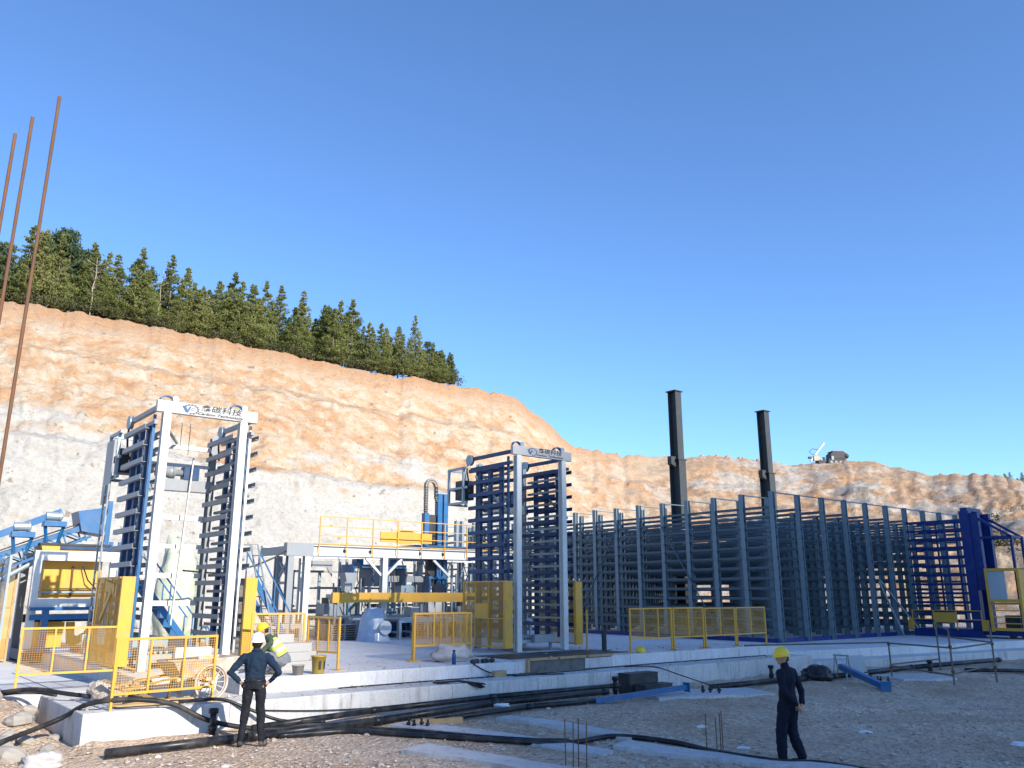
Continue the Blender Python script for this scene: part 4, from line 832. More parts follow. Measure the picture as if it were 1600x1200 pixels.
for y in (-.28, .28): MB().bar((-.4, y, .46), (-1.45, y, .3), .04).build('shaft', 'wood', ct)
MB().bar((-1.45, -.3, .3), (-1.45, .3, .3), .03).build('grip', 'wood', ct); MB().bar((-.45, .0, .42), (-.5, .0, .02), .04).build('prop_leg', 'rust', ct)
# junk heap and planks on the footing behind the front rail
rocksrc = []
for i in range(6):
    mb = MB().ell((0, 0, 0), (1, 1, 1), None, 9, 6); vs = []
    for x, y, z in mb.v:
        m_ = max(abs(x), abs(y), abs(z)); k = (.55 + .3 / m_) * (1 + .16 * fbm(x * 1.1 + i * 7, y * 1.1, z * 1.1, 3)); q = 3.2
        v = Vector((x, y, z)) * k; vs.append((round(v.x * q) / q * .2 + v.x * .8, round(v.y * q) / q * .2 + v.y * .8, round(v.z * q) / q * .2 + v.z * .8))
    mb.v = vs; rocksrc.append(mb.mesh('rock'))
for m_ in rocksrc: m_.materials.append(M['dusty'])
chunk = [m_.copy() for m_ in rocksrc]
for m_ in chunk: m_.materials.clear(); m_.materials.append(M['mortar'])
jh = thing('rubble_heap', 'heap of rubble and broken boards behind the front rail', 'rubble', W(.75, 1.9, Z1), A)
for i in range(26):
    r = .08 + .14 * rnd(); inst('lump', rocksrc[i % 6], jh, ((rnd() - .2) * 1.0, (rnd() - .5) * 1.0, r * .4 + .14 * rnd() * (i > 12)), (rnd() * 6, rnd() * 6, rnd() * 6), (r, r * (.7 + .5 * rnd()), r * .7))
for i, (a, b_) in enumerate((((.75, .55, .60), (1.95, .5, .62)), ((.6, .75, .58), (1.75, .9, .60)), ((.55, .45, .58), (1.6, .28, .59)), ((.55, 1.2, .95), (1.35, .42, .60)))):
    t = tag(MB().bar(W(*a), W(*b_), .11, .03).build('plank', 'wood'), ['pale plank lying nearest the middle of the front rail', 'pale plank behind the middle plank', 'pale plank closest to the front rail', 'pale plank leaning up to the left behind the front rail'][i], 'plank', 'loose planks behind the front rail')
# broken concrete at the lower left
for i, (x, y, r) in enumerate(((-8.1, 14.1, .34), (-7.6, 13.6, .3), (-8.7, 14.3, .42), (-9.2, 15.4, .36), (-8.1, 14.9, .2), (-8.6, 15.5, .3), (-9.7, 16.4, .3), (-7.2, 13.9, .18), (-8.0, 13.3, .4), (-9.0, 16.5, .25), (-7.45, 14.35, .14), (-8.45, 14.85, .2), (-9.5, 15.9, .3), (-7.9, 15.4, .16), (-8.4, 13.75, .22))):
    o = obj('concrete_chunk', chunk[i % 6], None); o.location = gnd(x, y, r * .18); o.rotation_euler = (rnd() * .6, rnd() * .6, rnd() * 6); o.scale = (r, r * .8, r * .5)
    tag(o, 'broken pale concrete chunk in the lower left rubble', 'rubble', 'concrete chunks at the lower left')
blob('film_scrap', 'crumpled white plastic film among the rubble, lower left', 'plastic film', gnd(-7.0, 13.35, -.05), (.32, .22, .13), 'sack', 3, .4, .3)
for lab, x, y, r in (('white litter scrap left of the man in navy work suit', 4.05, 15.7, .07), ('white litter scrap right of the man in navy work suit', 6.9, 17.4, .08), ('larger pale litter scrap on the gravel at the right', 9.2, 16.1, .14), ('grey litter scrap beside the larger scrap', 9.75, 16.0, .12), ('white wrapper beside the rebar dowels', 3.75, 17.6, .07), ('white card lying on the black pipes', -.2, 18.6, .11)):
    blob('litter', lab, 'litter', gnd(x, y, .14 if 'card' in lab else -.01), (r * 1.5, r, r * .35), 'litter', x, .4, .3)
# concrete ground beams and pads flush in the gravel
def pad(pts, h=.04):
    P = [Vector((x, y, 0)) for x, y in pts]; z = max(gz(p.x, p.y) for p in P)
    mb = MB(); n = len(P); e = [gz(p.x, p.y, False) + h + .02 for p in P]
    mb.add([(p.x, p.y, zz - .4) for p, zz in zip(P, e)] + [(p.x, p.y, zz) for p, zz in zip(P, e)], [tuple(range(n))[::-1], tuple(range(n, 2 * n))] + [(i, (i + 1) % n, n + (i + 1) % n, n + i) for i in range(n)])
    tag(mb.build('ground_beam', 'pad'), kind='structure')
def strip(a, b, w):
    a = Vector((*a, 0)); b = Vector((*b, 0)); d = (b - a).normalized(); nn = Vector((-d.y, d.x, 0)) * w / 2; k = 5
    P = [a.lerp(b, i / k) + nn * (1 + .25 * fbm(i * 1.7, a.x)) for i in range(k + 1)] + [a.lerp(b, 1 - i / k) - nn * (1 + .25 * fbm(i * 2.3 + 9, a.y)) for i in range(k + 1)]
    pad([(p.x, p.y) for p in P][::-1], .035)
strip((-2.2, 17.0), (1.6, 14.9), .5); strip((-.2, 17.9), (2.2, 16.2), .45); strip((-1.6, 14.6), (.8, 13.2), .7); strip((1.9, 15.7), (5.2, 13.6), .6); strip((3.3, 21.6), (6.4, 22.6), 1.3); strip((11.2, 26.2), (13.2, 27.0), 1.2); strip((18, 28.2), (24, 30.2), 1.3)
# rebar dowels and anchor bolts
def dowels(label, pts, h, r, mat, name, cat, plate=None):
    c_ = Vector((sum(p[0] for p in pts) / len(pts), sum(p[1] for p in pts) / len(pts), 0)); z0 = gz(c_.x, c_.y) - .03
    t = thing(name, label, cat, (c_.x, c_.y, z0), 0)
    for x, y in pts:
        l = .02 * (rnd() - .5); hh = h * (1 + .15 * (rnd() - .5)); MB().tube([(x - c_.x, y - c_.y, 0), (x - c_.x + l, y - c_.y + l, hh)], r, 7).build('bar', mat, t)
        if plate: MB().tube([(x - c_.x, y - c_.y, hh * .5), (x - c_.x, y - c_.y, hh * .5 + .04)], r * 2, 6).build('nut', mat, t)
    return t
dowels('four rusty rebar dowels sprouting at the bottom middle', [(.82, 13.7), (.92, 13.5), (1.02, 13.75), (1.12, 13.5)], .75, .009, 'rust', 'rebar_dowels', 'rebar')
dowels('four rebar dowels beside the long hose, left of the man in navy suit', [(3.33, 15.3), (3.45, 15.05), (3.56, 15.25), (3.68, 15.6)], .68, .009, 'rust', 'rebar_dowels', 'rebar')
dowels('four anchor bolts in front of the black pipes, left of centre', [(-1.95, 16.75), (-1.83, 16.65), (-1.7, 16.75), (-1.58, 16.65)], .22, .022, 'black', 'anchor_bolts', 'bolts', True)
dowels('three anchor bolts on the pad right of the blue beam', [(4.75, 21.9), (4.95, 22.0), (5.15, 21.9)], .28, .03, 'black', 'anchor_bolts', 'bolts', True)
dowels('four anchor bolts beside the sawhorse', [(10.3, 25.2), (10.45, 25.1), (10.6, 25.25), (10.75, 25.1)], .24, .022, 'black', 'anchor_bolts', 'bolts', True)
dowels('anchor bolts at the far right edge below the platform', [(19.3, 28.8), (19.55, 28.7), (19.9, 28.9), (20.1, 28.7)], .3, .025, 'black', 'anchor_bolts', 'bolts', True)
wbk = thing('timber_sleeper', 'short timber sleeper behind the anchor bolts', 'timber', gnd(-1.9, 17.1, 0), R(20)); MB().box(0, 1.0, 0, .14, 0, .12).build('beam', 'wood', wbk)
# sheet and sawhorse by the far footing
t = thing('leaning_sheet', 'grey sheet panel leaning on the footing at the right', 'sheet', gnd(10.35, 26.55, 0), A); sp = MB().box(0, .85, 0, .02, 0, .62).build('sheet', 'sheet', t); sp.rotation_euler = (R(-14), 0, 0)
t = thing('sawhorse', 'small pale A-frame sawhorse before the leaning sheet', 'sawhorse', gnd(9.95, 25.9, 0), A)
for s in (-1, 1):
    for y in (0, .4): MB().bar((s * .16, y, 0), (s * .02, y, .66), .035).build('leg', 'galv', t)
MB().bar((0, -.05, .68), (0, .45, .68), .05).build('top_bar', 'galv', t)
blob('tarp_heap', 'dark crumpled tarp heap at the footing beside the sawhorse', 'tarp', gnd(8.9, 25.6, -.05), (.55, .4, .26), 'black', 12, .35, .3, A)
# scaffold cage
sc_ = thing('scaffold_cage', 'low scaffold tube cage on the gravel at the right', 'scaffold', (0, 0, 0), 0)
FA, FB, FC, FD = [Vector(v) for v in ((11.44, 26.42, 0), (12.55, 24.94, 0), (14.58, 26.42, 0), (14.0, 28.6, 0))]
hs = {0: 1.05, 1: 1.55, 2: 1.6, 3: 1.6}
for i, P in enumerate((FA, FB, FC, FD)): z = gz(P.x, P.y) - .02; MB().tube([(P.x, P.y, z), (P.x, P.y, z + hs[i])], .027, 8).build('upright', 'scaf', sc_)
def lev(P, z): return (P.x, P.y, z)
for a_, b_ in ((lev(FA, 1.0), lev(FB, .95)), (lev(FB, .92), lev(FC, 1.0)), (lev(FD, 1.12), lev(FC, 1.02)), (lev(FA, .34), lev(FB, .2)), (lev(FB, .24), lev(FC, .36)), (lev(FA, .38), lev(FD, .38)), (lev(FD, 1.45), lev(FB, 1.45)), (tuple(W(17.4, -.3, 1.0)), lev(FA, 1.02))): MB().tube([a_, b_], .024, 8).build('tube', 'scaf', sc_)
for P in (FA, FB, FC):
    for z in (.98, .3): MB().ell((P.x, P.y, z), (.055, .055, .06), None, 8, 5).build('coupler', 'rust', sc_)
# rebar in the left foreground
for i, (x, h) in enumerate(((-2.95, 5.6), (-3.105, 5.45), (-3.2, 5.33))):
    z0 = gz(x, 4.8) - .05; pts = [(x - .03 * i * 0 - .035 * (1 - k / 30), 4.8, z0 + (h - z0) * k / 30) for k in range(31)]
    ob = MB().tube(pts, [.0100 if k % 2 else .0110 for k in range(31)], 8).build('starter_bar', 'rust', None, True)
    tag(ob, ['tallest rusty starter bar, rightmost of three', 'middle rusty starter bar of three', 'shortest starter bar, leftmost of three'][i], 'rebar', 'rusty starter bars at the left edge')
# gravel, uncountable
rng = np.random.default_rng(3); NSN = 16000
base = np.array([(1, 0, 0), (0, 1, 0), (-1, 0, 0), (0, -1, 0), (0, 0, .8), (0, 0, -.8)], float); fcs = np.array([(0, 1, 4), (1, 2, 4), (2, 3, 4), (3, 0, 4), (1, 0, 5), (2, 1, 5), (3, 2, 5), (0, 3, 5)])
V, F = [], []
for i in range(NSN):
    y = 12.2 + 19 * rng.random() ** 2.2; x = -.8 * y + (1.6 * y) * rng.random(); p, q = PQ(x, y)
    if q > (-.15 if p > -.1 and p < 21 else (3.3 if p <= -.1 else sl(p, -1.1))): continue
    if fbm(x * .7, y * .7, 5, 3) < -.25 and rng.random() < .8: continue
    r = min(.045, .014 * math.exp(.8 * rng.normal()) + .004)
    th = rng.random() * 6.28; c_, s_ = math.cos(th), math.sin(th)
    b_ = base * rng.uniform(.6, 1.25, (6, 1)) * [1, .75, .6] * r; b2 = np.stack([b_[:, 0] * c_ - b_[:, 1] * s_, b_[:, 0] * s_ + b_[:, 1] * c_, b_[:, 2]], 1) + [x, y, gz(x, y) + r * .25]
    F.append(fcs + len(V) * 6); V.append(b2)
for i in range(3800):                                # grit swept against the ledges and over the platform edge
    if i < 2300: p = 21 * rng.random(); q = .05 + .93 * rng.random() ** .5; z = Z1
    else: p = 3 + 18 * rng.random(); q = 1.05 + 3 * rng.random() ** 2; z = Z2
    if fbm(p * .8, q * .8, 3, 3) < -.05: continue
    P_ = W(p, q, z); r = min(.05, .009 * math.exp(.7 * rng.normal()) + .003); b_ = base * rng.uniform(.6, 1.25, (6, 1)) * [1, .75, .6] * r + [P_.x, P_.y, z + r * .3]
    F.append(fcs + len(V) * 6); V.append(b_)
VV = np.concatenate(V); FF = np.concatenate(F).tolist(); ex = [VV]; off = len(VV)
for i in range(260):                                 # cobbles bedded in the gravel
    y = 12.4 + 17 * rng.random() ** 1.8; x = -.7 * y + 1.45 * y * rng.random(); p, q = PQ(x, y)
    if q > -.4 and p > -.1 or (p <= -.1 and q > 3.2): continue
    sm = rocksrc[i % 6]; r = .03 + .06 * rng.random() ** 2; th = rng.random() * 6.28; B = np.array([tuple(v_.co) for v_ in sm.vertices]) * [r, r * .8, r * .55]
    B = np.stack([B[:, 0] * math.cos(th) - B[:, 1] * math.sin(th), B[:, 0] * math.sin(th) + B[:, 1] * math.cos(th), B[:, 2]], 1) + [x, y, gz(x, y) + r * .12]
    FF += [[a_ + off for a_ in pl.vertices] for pl in sm.polygons]; ex.append(B); off += len(B)
me = bpy.data.meshes.new('loose_gravel'); me.from_pydata(np.concatenate(ex).tolist(), [], FF)
tag(obj('loose_gravel', me, 'stone'), 'loose stones scattered over the gravel yard', 'gravel', kind='stuff')
# ------------------------------------------------------------------ people
def figure(name, label, loc, rz, parts, dress, hat, hatpose, extra=None, vox=.0105):
    t = thing(name, label, 'person', loc, rz)
    mb = MB(); tags = []
    for kind, pts, rad, m_ in parts:
        if kind == 'limb':
            P = [Vector(p) for p in pts]
            for i in range(len(P) - 1):
                n = max(2, int((P[i + 1] - P[i]).length / .03)); seg = []; rr = []
                for k in range(n + 1):
                    u = k / n; seg.append(P[i].lerp(P[i + 1], u)); rr.append(rad[i] + (rad[i + 1] - rad[i]) * u)
                    tags.append((seg[-1], rr[-1], m_))
                mb.tube(seg, rr, 12)
            for p, r in zip(P, rad): mb.ell(p, (r, r, r), None, 12, 8)
        elif kind == 'ell':
            mb.ell(pts, rad, None, 18, 12); tags.append((Vector(pts), sum(rad) / 3, m_))
        elif kind == 'loft':                       # rings: centre, half width, half depth
            n = 20; vs = []; ax = Vector((1, 0, 0))
            for i, (c_, rx, ry) in enumerate(pts):
                c_ = Vector(c_); d = (Vector(pts[min(i + 1, len(pts) - 1)][0]) - Vector(pts[max(i - 1, 0)][0])).normalized(); ay = d.cross(ax).normalized()
                for j in range(n):
                    th = 2 * math.pi * j / n; vs.append(c_ + ax * rx * math.cos(th) + ay * ry * math.sin(th))
                for sx in (-.6, 0, .6): tags.append((c_ + ax * rx * sx, ry * .9, m_))
            k = len(pts); fs = [(i * n + j, i * n + (j + 1) % n, (i + 1) * n + (j + 1) % n, (i + 1) * n + j) for i in range(k - 1) for j in range(n)] + [tuple(range(n))[::-1], tuple((k - 1) * n + j for j in range(n))]
            mb.add(vs, fs)
    me = mb.mesh('tmp'); bmm = bmesh.new(); bmm.from_mesh(me); bmesh.ops.recalc_face_normals(bmm, faces=bmm.faces); bmm.to_mesh(me); bmm.free()
    o = bpy.data.objects.new('tmp', me); COL.objects.link(o)
    r_ = o.modifiers.new('r', 'REMESH'); r_.mode = 'VOXEL'; r_.voxel_size = vox
    s_ = o.modifiers.new('s', 'SMOOTH'); s_.factor = .5; s_.iterations = 3
    dg = bpy.context.evaluated_depsgraph_get(); bme = bpy.data.meshes.new_from_object(o.evaluated_get(dg)); bpy.data.objects.remove(o)
    for k in dress: bme.materials.append(M[k])
    T = np.array([tuple(p) for p, r, m_ in tags]); RR = np.array([r for p, r, m_ in tags]); TM = [dress.index(m_) for p, r, m_ in tags]
    cen = np.empty(len(bme.polygons) * 3); bme.polygons.foreach_get('center', cen); cen = cen.reshape(-1, 3); mi = np.empty(len(cen), int)
    for i in range(0, len(cen), 4000):
        D = np.linalg.norm(cen[i:i + 4000, None] - T[None], axis=2) - RR; mi[i:i + 4000] = np.array(TM)[D.argmin(1)]
    bme.polygons.foreach_set('material_index', mi.tolist()); cloth = [i for i, k in enumerate(dress) if k != 'skin']
    vm = np.zeros(len(bme.vertices), bool)
    for pl in bme.polygons:
        if pl.material_index in cloth: vm[list(pl.vertices)] = True
    nv = len(bme.vertices); CO = np.empty(nv * 3); NO = np.empty(nv * 3); bme.vertices.foreach_get('co', CO); bme.vertices.foreach_get('normal', NO); CO = CO.reshape(-1, 3); NO = NO.reshape(-1, 3)
    for i in np.nonzero(vm)[0]:                                  # cloth folds
        c_ = Vector(CO[i]); CO[i] += NO[i] * (.016 * fbm(c_.x * 9, c_.y * 9, c_.z * 5, 3) + .006 * fbm(c_.x * 20, c_.y * 20, c_.z * 26, 2))
    bme.vertices.foreach_set('co', CO.ravel()); bme.update()
    bd_ = obj('body', bme, None, t, True)
    for nm, mt, pts_ in (extra or []): MB().tube(pts_[0], pts_[1], 8).build(nm, mt, t, True)
    h_ = hat_mesh(hat, t, 'hard_hat'); h_.scale = (.93, .9, .95); h_.location = hatpose[0]; h_.rotation_euler = hatpose[1]
    return t
def hand(wr, d, out, sgn):                          # palm plus five bent fingers
    wr = Vector(wr); d = Vector(d).normalized(); out = Vector(out).normalized(); nrm = d.cross(out).normalized()
    L = [('limb', (wr, wr + d * .05, wr + d * .085), (.026, .032, .03), 'skin')]
    for i, (o_, ln) in enumerate(((-.03, .065), (-.01, .078), (.011, .073), (.03, .055))):
        b_ = wr + d * .085 + out * o_ * .9; k = b_ + d * ln * .55; L.append(('limb', (b_, k, k + (d * .75 - nrm * sgn * .65) * ln * .5), (.0105, .0098, .0085), 'skin'))
    b_ = wr + d * .03 - out * .03; L.append(('limb', (b_, b_ - out * .03 + d * .03, b_ - out * .04 + d * .07), (.013, .0115, .0095), 'skin'))
    return L
def legs(l, r, mt, shoe, rr=(.092, .068, .056)):
    P = []
    for (hip, kn, an, toe) in (l, r):
        P.append(('limb', (hip, kn, (an[0], an[1], an[2] + .02)), rr, mt))
        P.append(('limb', ((an[0], an[1] - .03, an[2] - .035), ((an[0] + toe[0]) / 2, (an[1] + toe[1]) / 2, .045), toe), (.042, .043, .034), shoe))
    return P
def head(c_, fd, hair=True):                        # face with nose, ears, jaw, brow; fd = facing direction
    c_ = Vector(c_); f = Vector(fd).normalized(); s = Vector((f.y, -f.x, 0)).normalized(); u = s.cross(f)
    L = [('ell', tuple(c_), (.078, .092, .108), 'skin'), ('ell', tuple(c_ + f * .035 - u * .06), (.052, .052, .05), 'skin'), ('limb', (c_ + f * .085 + u * .015, c_ + f * .108 - u * .018), (.011, .016), 'skin'),
         ('ell', tuple(c_ + f * .07 + u * .035), (.05, .025, .014), 'skin'), ('limb', (c_ + f * .086 - u * .052 - s * .02, c_ + f * .086 - u * .052 + s * .02), (.009, .009), 'skin')]
    for k in (-1, 1): L.append(('ell', tuple(c_ + s * k * .08 - u * .005), (.014, .02, .032), 'skin')); 
    if hair: L.append(('ell', tuple(c_ - f * .022 - u * .012), (.083, .09, .075), 'hair'))
    return L
torso = lambda top, bot: [('loft', [((0, 0, .90), .165, .115), ((0, 0, .97), .17, .118), ((0, .005, 1.04), .165, .112)], None, bot), ('loft', [((0, .005, 1.03), .168, .115), ((0, .0, 1.14), .165, .112), ((0, -.005, 1.28), .19, .122), ((0, -.01, 1.40), .205, .115), ((0, -.012, 1.455), .17, .09), ((0, -.005, 1.49), .095, .07)], None, top)]
P = torso('shirt', 'trouser') + [('limb', ((0, 0, 1.46), (0, .012, 1.56)), (.062, .056), 'skin'), ('limb', ((0, -.005, 1.475), (0, 0, 1.505)), (.078, .07), 'shirt')] + head((0, .025, 1.635), (0, 1, -.05))
P += legs(((-.095, 0, .9), (-.125, .02, .5), (-.16, -.02, .1), (-.2, .15, .035)), ((.095, 0, .9), (.13, .02, .5), (.17, -.02, .1), (.22, .15, .035)), 'trouser', 'shoe')
for s in (-1, 1):
    P += [('limb', ((.185 * s, -.01, 1.41), (.40 * s, -.07, 1.17), (.245 * s, .03, 1.015)), (.068, .05, .038), 'shirt')] + hand((.235 * s, .035, 1.01), (-.5 * s, -.55, -.25), (0, .2, 1), s)
figure('person', 'man in navy shirt and white hard hat, hands on hips, seen from behind', gnd(-4.28, 14.62, -.01), R(6), P, ['shirt', 'trouser', 'shoe', 'skin', 'hair'], 'hatw', ((0, .02, 1.665), (R(4), 0, 0)), [('belt', 'black', ([(.172 * math.cos(R(15 * i)), .003 + .118 * math.sin(R(15 * i)), 1.035) for i in range(25)], .014)), ('collar', 'shirt', ([(.072 * math.cos(R(20 * i)), -.0 + .066 * math.sin(R(20 * i)), 1.505 - .01 * math.sin(R(20 * i))) for i in range(19)], .016))])
P = torso('suit', 'suit') + [('limb', ((0, 0, 1.46), (0, .025, 1.57)), (.062, .056), 'skin'), ('limb', ((0, -.005, 1.475), (0, .005, 1.52)), (.08, .07), 'suit')] + head((0, .05, 1.64), (-.8, .65, -.1))
P += [('loft', [((0, 0, .86), .175, .13), ((0, 0, .95), .178, .128), ((0, 0, 1.1), .17, .12)], None, 'suit')]
P += legs(((-.095, .02, .9), (-.10, .10, .5), (-.11, .10, .1), (-.14, .30, .035)), ((.095, 0, .9), (.11, .03, .5), (.13, -.10, .1), (.17, .08, .035)), 'suit', 'trouser', (.108, .09, .078))
for s in (-1, 1):
    P += [('limb', ((.185 * s, -.01, 1.41), (.255 * s, -.10, 1.14), (.085 * s, -.20, .95)), (.072, .056, .044), 'suit')] + hand((.07 * s, -.205, .94), (-.45 * s, -.12, -.75), (0, -.8, .3), s)
figure('person', 'man in dark navy work suit and yellow hard hat, hands behind his back', gnd(4.54, 14.54, -.01), R(42), P, ['suit', 'trouser', 'skin', 'hair'], 'haty', ((0, .05, 1.675), (R(-2), R(2), R(50))))
P = [('loft', [((0, -.10, .20), .18, .14), ((0, -.08, .30), .18, .15), ((0, -.03, .38), .165, .13)], None, 'gtrouser'), ('loft', [((0, -.04, .36), .17, .13), ((0, .05, .50), .18, .125), ((0, .15, .63), .195, .12), ((0, .22, .70), .16, .095), ((0, .26, .74), .09, .07)], None, 'green'),
     ('limb', ((0, .25, .73), (0, .32, .80)), (.06, .055), 'skin')] + head((0, .375, .86), (0, .8, -.6))
for s in (-1, 1):
    P += [('limb', ((.1 * s, -.08, .25), (.16 * s, .30, .42), (.13 * s, .06, .12)), (.095, .07, .055), 'gtrouser'), ('limb', ((.13 * s, .03, .06), (.13 * s, .12, .05), (.14 * s, .24, .035)), (.042, .044, .034), 'shoe')]
    P += [('limb', ((.18 * s, .17, .64), (.24 * s, .34, .46), (.12 * s, .50, .30)), (.064, .05, .038), 'green')] + hand((.12 * s, .50, .30), (-.2 * s, .6, -.5), (1, 0, .2), s)
cw = figure('person', 'crouching worker in lime vest and yellow hard hat on the platform edge', W(4.05, 1.62, Z2), A + R(62), P, ['gtrouser', 'green', 'skin', 'shoe', 'hair'], 'haty', ((0, .365, .895), (R(-32), 0, 0)))
vb = MB()
def vring(c_, rx, ry, d, k=20): ay = Vector(d).normalized().cross(Vector((1, 0, 0))).normalized(); return [Vector(c_) + Vector((1, 0, 0)) * rx * math.cos(2 * math.pi * j / k) + ay * ry * math.sin(2 * math.pi * j / k) for j in range(k)]
rings = [((0, -.035, .37), .185, .145), ((0, .005, .44), .188, .143), ((0, .05, .50), .196, .141), ((0, .10, .565), .20, .138), ((0, .15, .63), .208, .133), ((0, .20, .685), .15, .11)]
vs = [v for c_, a_, b_ in rings for v in vring(c_, a_, b_, (0, .55, .83))]
for nm, mt, rows in (('vest', 'vest', (0, 2, 4)), ('reflective_band', 'silver', (1, 3))):
    vv = MB().add(vs, [(i * 20 + j, i * 20 + (j + 1) % 20, (i + 1) * 20 + (j + 1) % 20, (i + 1) * 20 + j) for i in rows for j in range(20)]); vv.build(nm, mt, cw, True)
# ------------------------------------------------------------------ drill rig on the ridge
s_, k_ = ray(1292, 724); yc, zc = crest(s_); Yr = yc + .6; rx, ry = s_ * Yr, Yr; rz_ = zc - .15
d = thing('drill_rig', 'crawler drill rig with tilted mast standing on the ridge', 'drill rig', (rx, ry, rz_), R(5)); d.scale = (.88,) * 3
for y in (-.9, .9):
    tr = MB().plate([(-.1, .0), (-.3, .3), (-.1, .62), (2.4, .62), (2.6, .3), (2.4, 0)], y - .22, y + .22).build('crawler_track', 'dark', d)
    for x in (.2, .9, 1.6, 2.2): MB().lathe([(.05, -.26), (.2, -.26), (.2, .26), (.05, .26)], (x, y, .3), 12, 'y').build('track_wheel', 'grey', tr)
MB().box(.0, 2.6, -.8, .8, .62, .85).build('deck', 'dark', d)
MB().plate([(.35, .85), (.35, 1.55), (.7, 1.85), (2.3, 1.9), (2.85, 1.6), (3.0, 1.0), (2.8, .85)], -.85, .85).build('engine_hood', 'dark', d)
MB().box(.65, 2.35, -.88, .88, 1.9, 2.02).build('canopy', 'redpaint', d); MB().box(.35, .7, -.95, -.86, .62, 1.2).build('side_panel', 'sheet', d); MB().lathe([(.3, -.9), (.3, .9)], (2.75, 0, 1.25), 16, 'y').build('tank', 'dark', d, True)
MB().box(-1.5, .0, -.6, .6, .15, .6).build('front_frame', 'dark', d)
MB().bar((-2.5, 0, .5), (-.15, 0, 3.3), .22, .3).build('drill_mast', 'galv', d); MB().bar((-1.5, 0, 1.75), (.0, 0, 3.45), .1, .12).build('drill_feed', 'grey', d)
MB().bar((-.6, 0, .7), (-1.9, 0, 1.4), .22).build('boom', 'dusty', d); MB().box(-2.0, -1.2, -.25, .25, .6, 1.3).build('rotation_head', 'dusty', d); MB().box(-2.75, -2.35, -.2, .2, .9, 1.2).build('dust_hood', 'dark', d)
MB().tube([(-1.2, .1, 2.3), (-2.0, .1, 2.4), (-2.5, .1, 2.0), (-2.2, .1, 1.6), (-1.7, .1, 1.6)], .04, 6).build('hose', 'black', d)
MB().box(-.55, -.25, -.2, .2, .6, 1.15).build('operator_stand', 'navy', d)
# rubble on the ridge and boulders
ridge_src = [m_.copy() for m_ in rocksrc]
for m_ in ridge_src: m_.materials.clear(); m_.materials.append(M['ground'])
for i in range(34):
    u = 1080 + 130 * rnd() if i < 26 else 930 + 560 * rnd(); s_ = ray(u, 716)[0]; yc, zc = crest(s_); r = .2 + .45 * rnd() ** 2; Y = yc + .2 + 1.0 * rnd()
    o = obj('ridge_boulder', ridge_src[i % 6], None); o.location = (s_ * Y, Y, zc - r * .12); o.scale = (r, r * .8, r * .6); o.rotation_euler = (rnd(), rnd(), rnd() * 6)
    tag(o, 'pale boulder lying on the ridge crest behind the columns', 'boulder', 'boulders along the ridge crest')
# ------------------------------------------------------------------ trees on the crest
def leaf_quads(mb, c_, n, spread, size, up=.0):
    for _ in range(n):
        p = c_ + Vector((random.gauss(0, spread), random.gauss(0, spread), random.gauss(0, spread * .6)))
        a = Vector((rnd() - .5, rnd() - .5, rnd() - .5 + up)).normalized(); b_ = a.cross(Vector((rnd() - .5, rnd() - .5, rnd() - .5))).normalized(); s = size * (.6 + .8 * rnd())
        mb.add([p - a * s, p + b_ * s * .38, p + a * s, p - b_ * s * .38], [(0, 1, 2, 3)])
def conifer(h, wd, dens=1., bare=.12, lean=0., ragged=.3):
    tr = MB().tube([(0, 0, -.4), (lean * .3, 0, h * .5), (lean, 0, h * .97)], [h * .018, h * .011, .012], 6); cr = MB(); z = h * bare
    while z < h * .985:
        f = (z / h - bare) / (1 - bare); r = wd * .92 * (1 - f) ** .95 * (.35 + .65 * min(1, f * 5 + .35)) * (1 + ragged * (rnd() - .5)) + .08
        for b_ in range(int(4 + 5 * (1 - f))):
            th = rnd() * 6.28; rr = r * (.65 + .5 * rnd()); ox = lean * (z / h) ** 2
            tip = Vector((ox + rr * math.cos(th), rr * math.sin(th), z + rr * (.35 - .25 * rnd())))
            if rnd() < .25: tr.tube([(ox, 0, z), tip], [.018, .006], 4)
            for k in (.4, .62, .82, 1.0): leaf_quads(cr, Vector((ox, 0, z)).lerp(tip, k), int((5 + 4 * k) * dens), .045 + .06 * rr, .10, .35)
        z += h * (.032 + .016 * rnd())
    leaf_quads(cr, Vector((lean, 0, h * .98)), 10, .05, .14, .8)
    return tr.mesh('trunk'), cr.mesh('crown')
def pine(h, wd):
    tr = MB().tube([(0, 0, -.4), (.1, .05, h * .4), (-.05, .1, h * .75), (.08, 0, h)], [h * .02, h * .015, h * .01, .015], 7); cr = MB()
    for i in range(26):
        z = h * (.35 + .65 * rnd() ** .8); th = rnd() * 6.28; r = wd * (.35 + .75 * rnd()) * (1.1 - .75 * (z / h - .3)); tip = Vector((r * math.cos(th), r * math.sin(th), z + r * .25))
        tr.tube([(0, 0, z - .15), tip], [.035, .012], 5); leaf_quads(cr, tip, 75, .24, .17, .4); leaf_quads(cr, tip * .6 + Vector((0, 0, z * .4)), 26, .2, .14, .4)
    leaf_quads(cr, Vector((0, 0, h)), 70, .2, .15, .6)
    return tr.mesh('trunk'), cr.mesh('crown')
def dead(h):
    tr = MB(); pts = [Vector((.15 * fbm(k * .7, h), .15 * fbm(k * .7, h + 5), h * k / 8 - .3)) for k in range(9)]; tr.tube(pts, [.06 * (1 - k / 9) + .012 for k in range(9)], 6)
    for i in range(22):
        k = 3 + int(5 * rnd()); p = pts[k]; th = rnd() * 6.28; r = .3 + .6 * rnd(); q = p + Vector((r * math.cos(th), r * math.sin(th), r * (.3 + .5 * rnd()))); tr.tube([p, q], [.02, .006], 4)
        for _ in range(3): tr.tube([p.lerp(q, .6), q + Vector((rnd() - .5, rnd() - .5, rnd() * .4)) * .5], [.01, .004], 3)
    return tr.mesh('trunk'), None
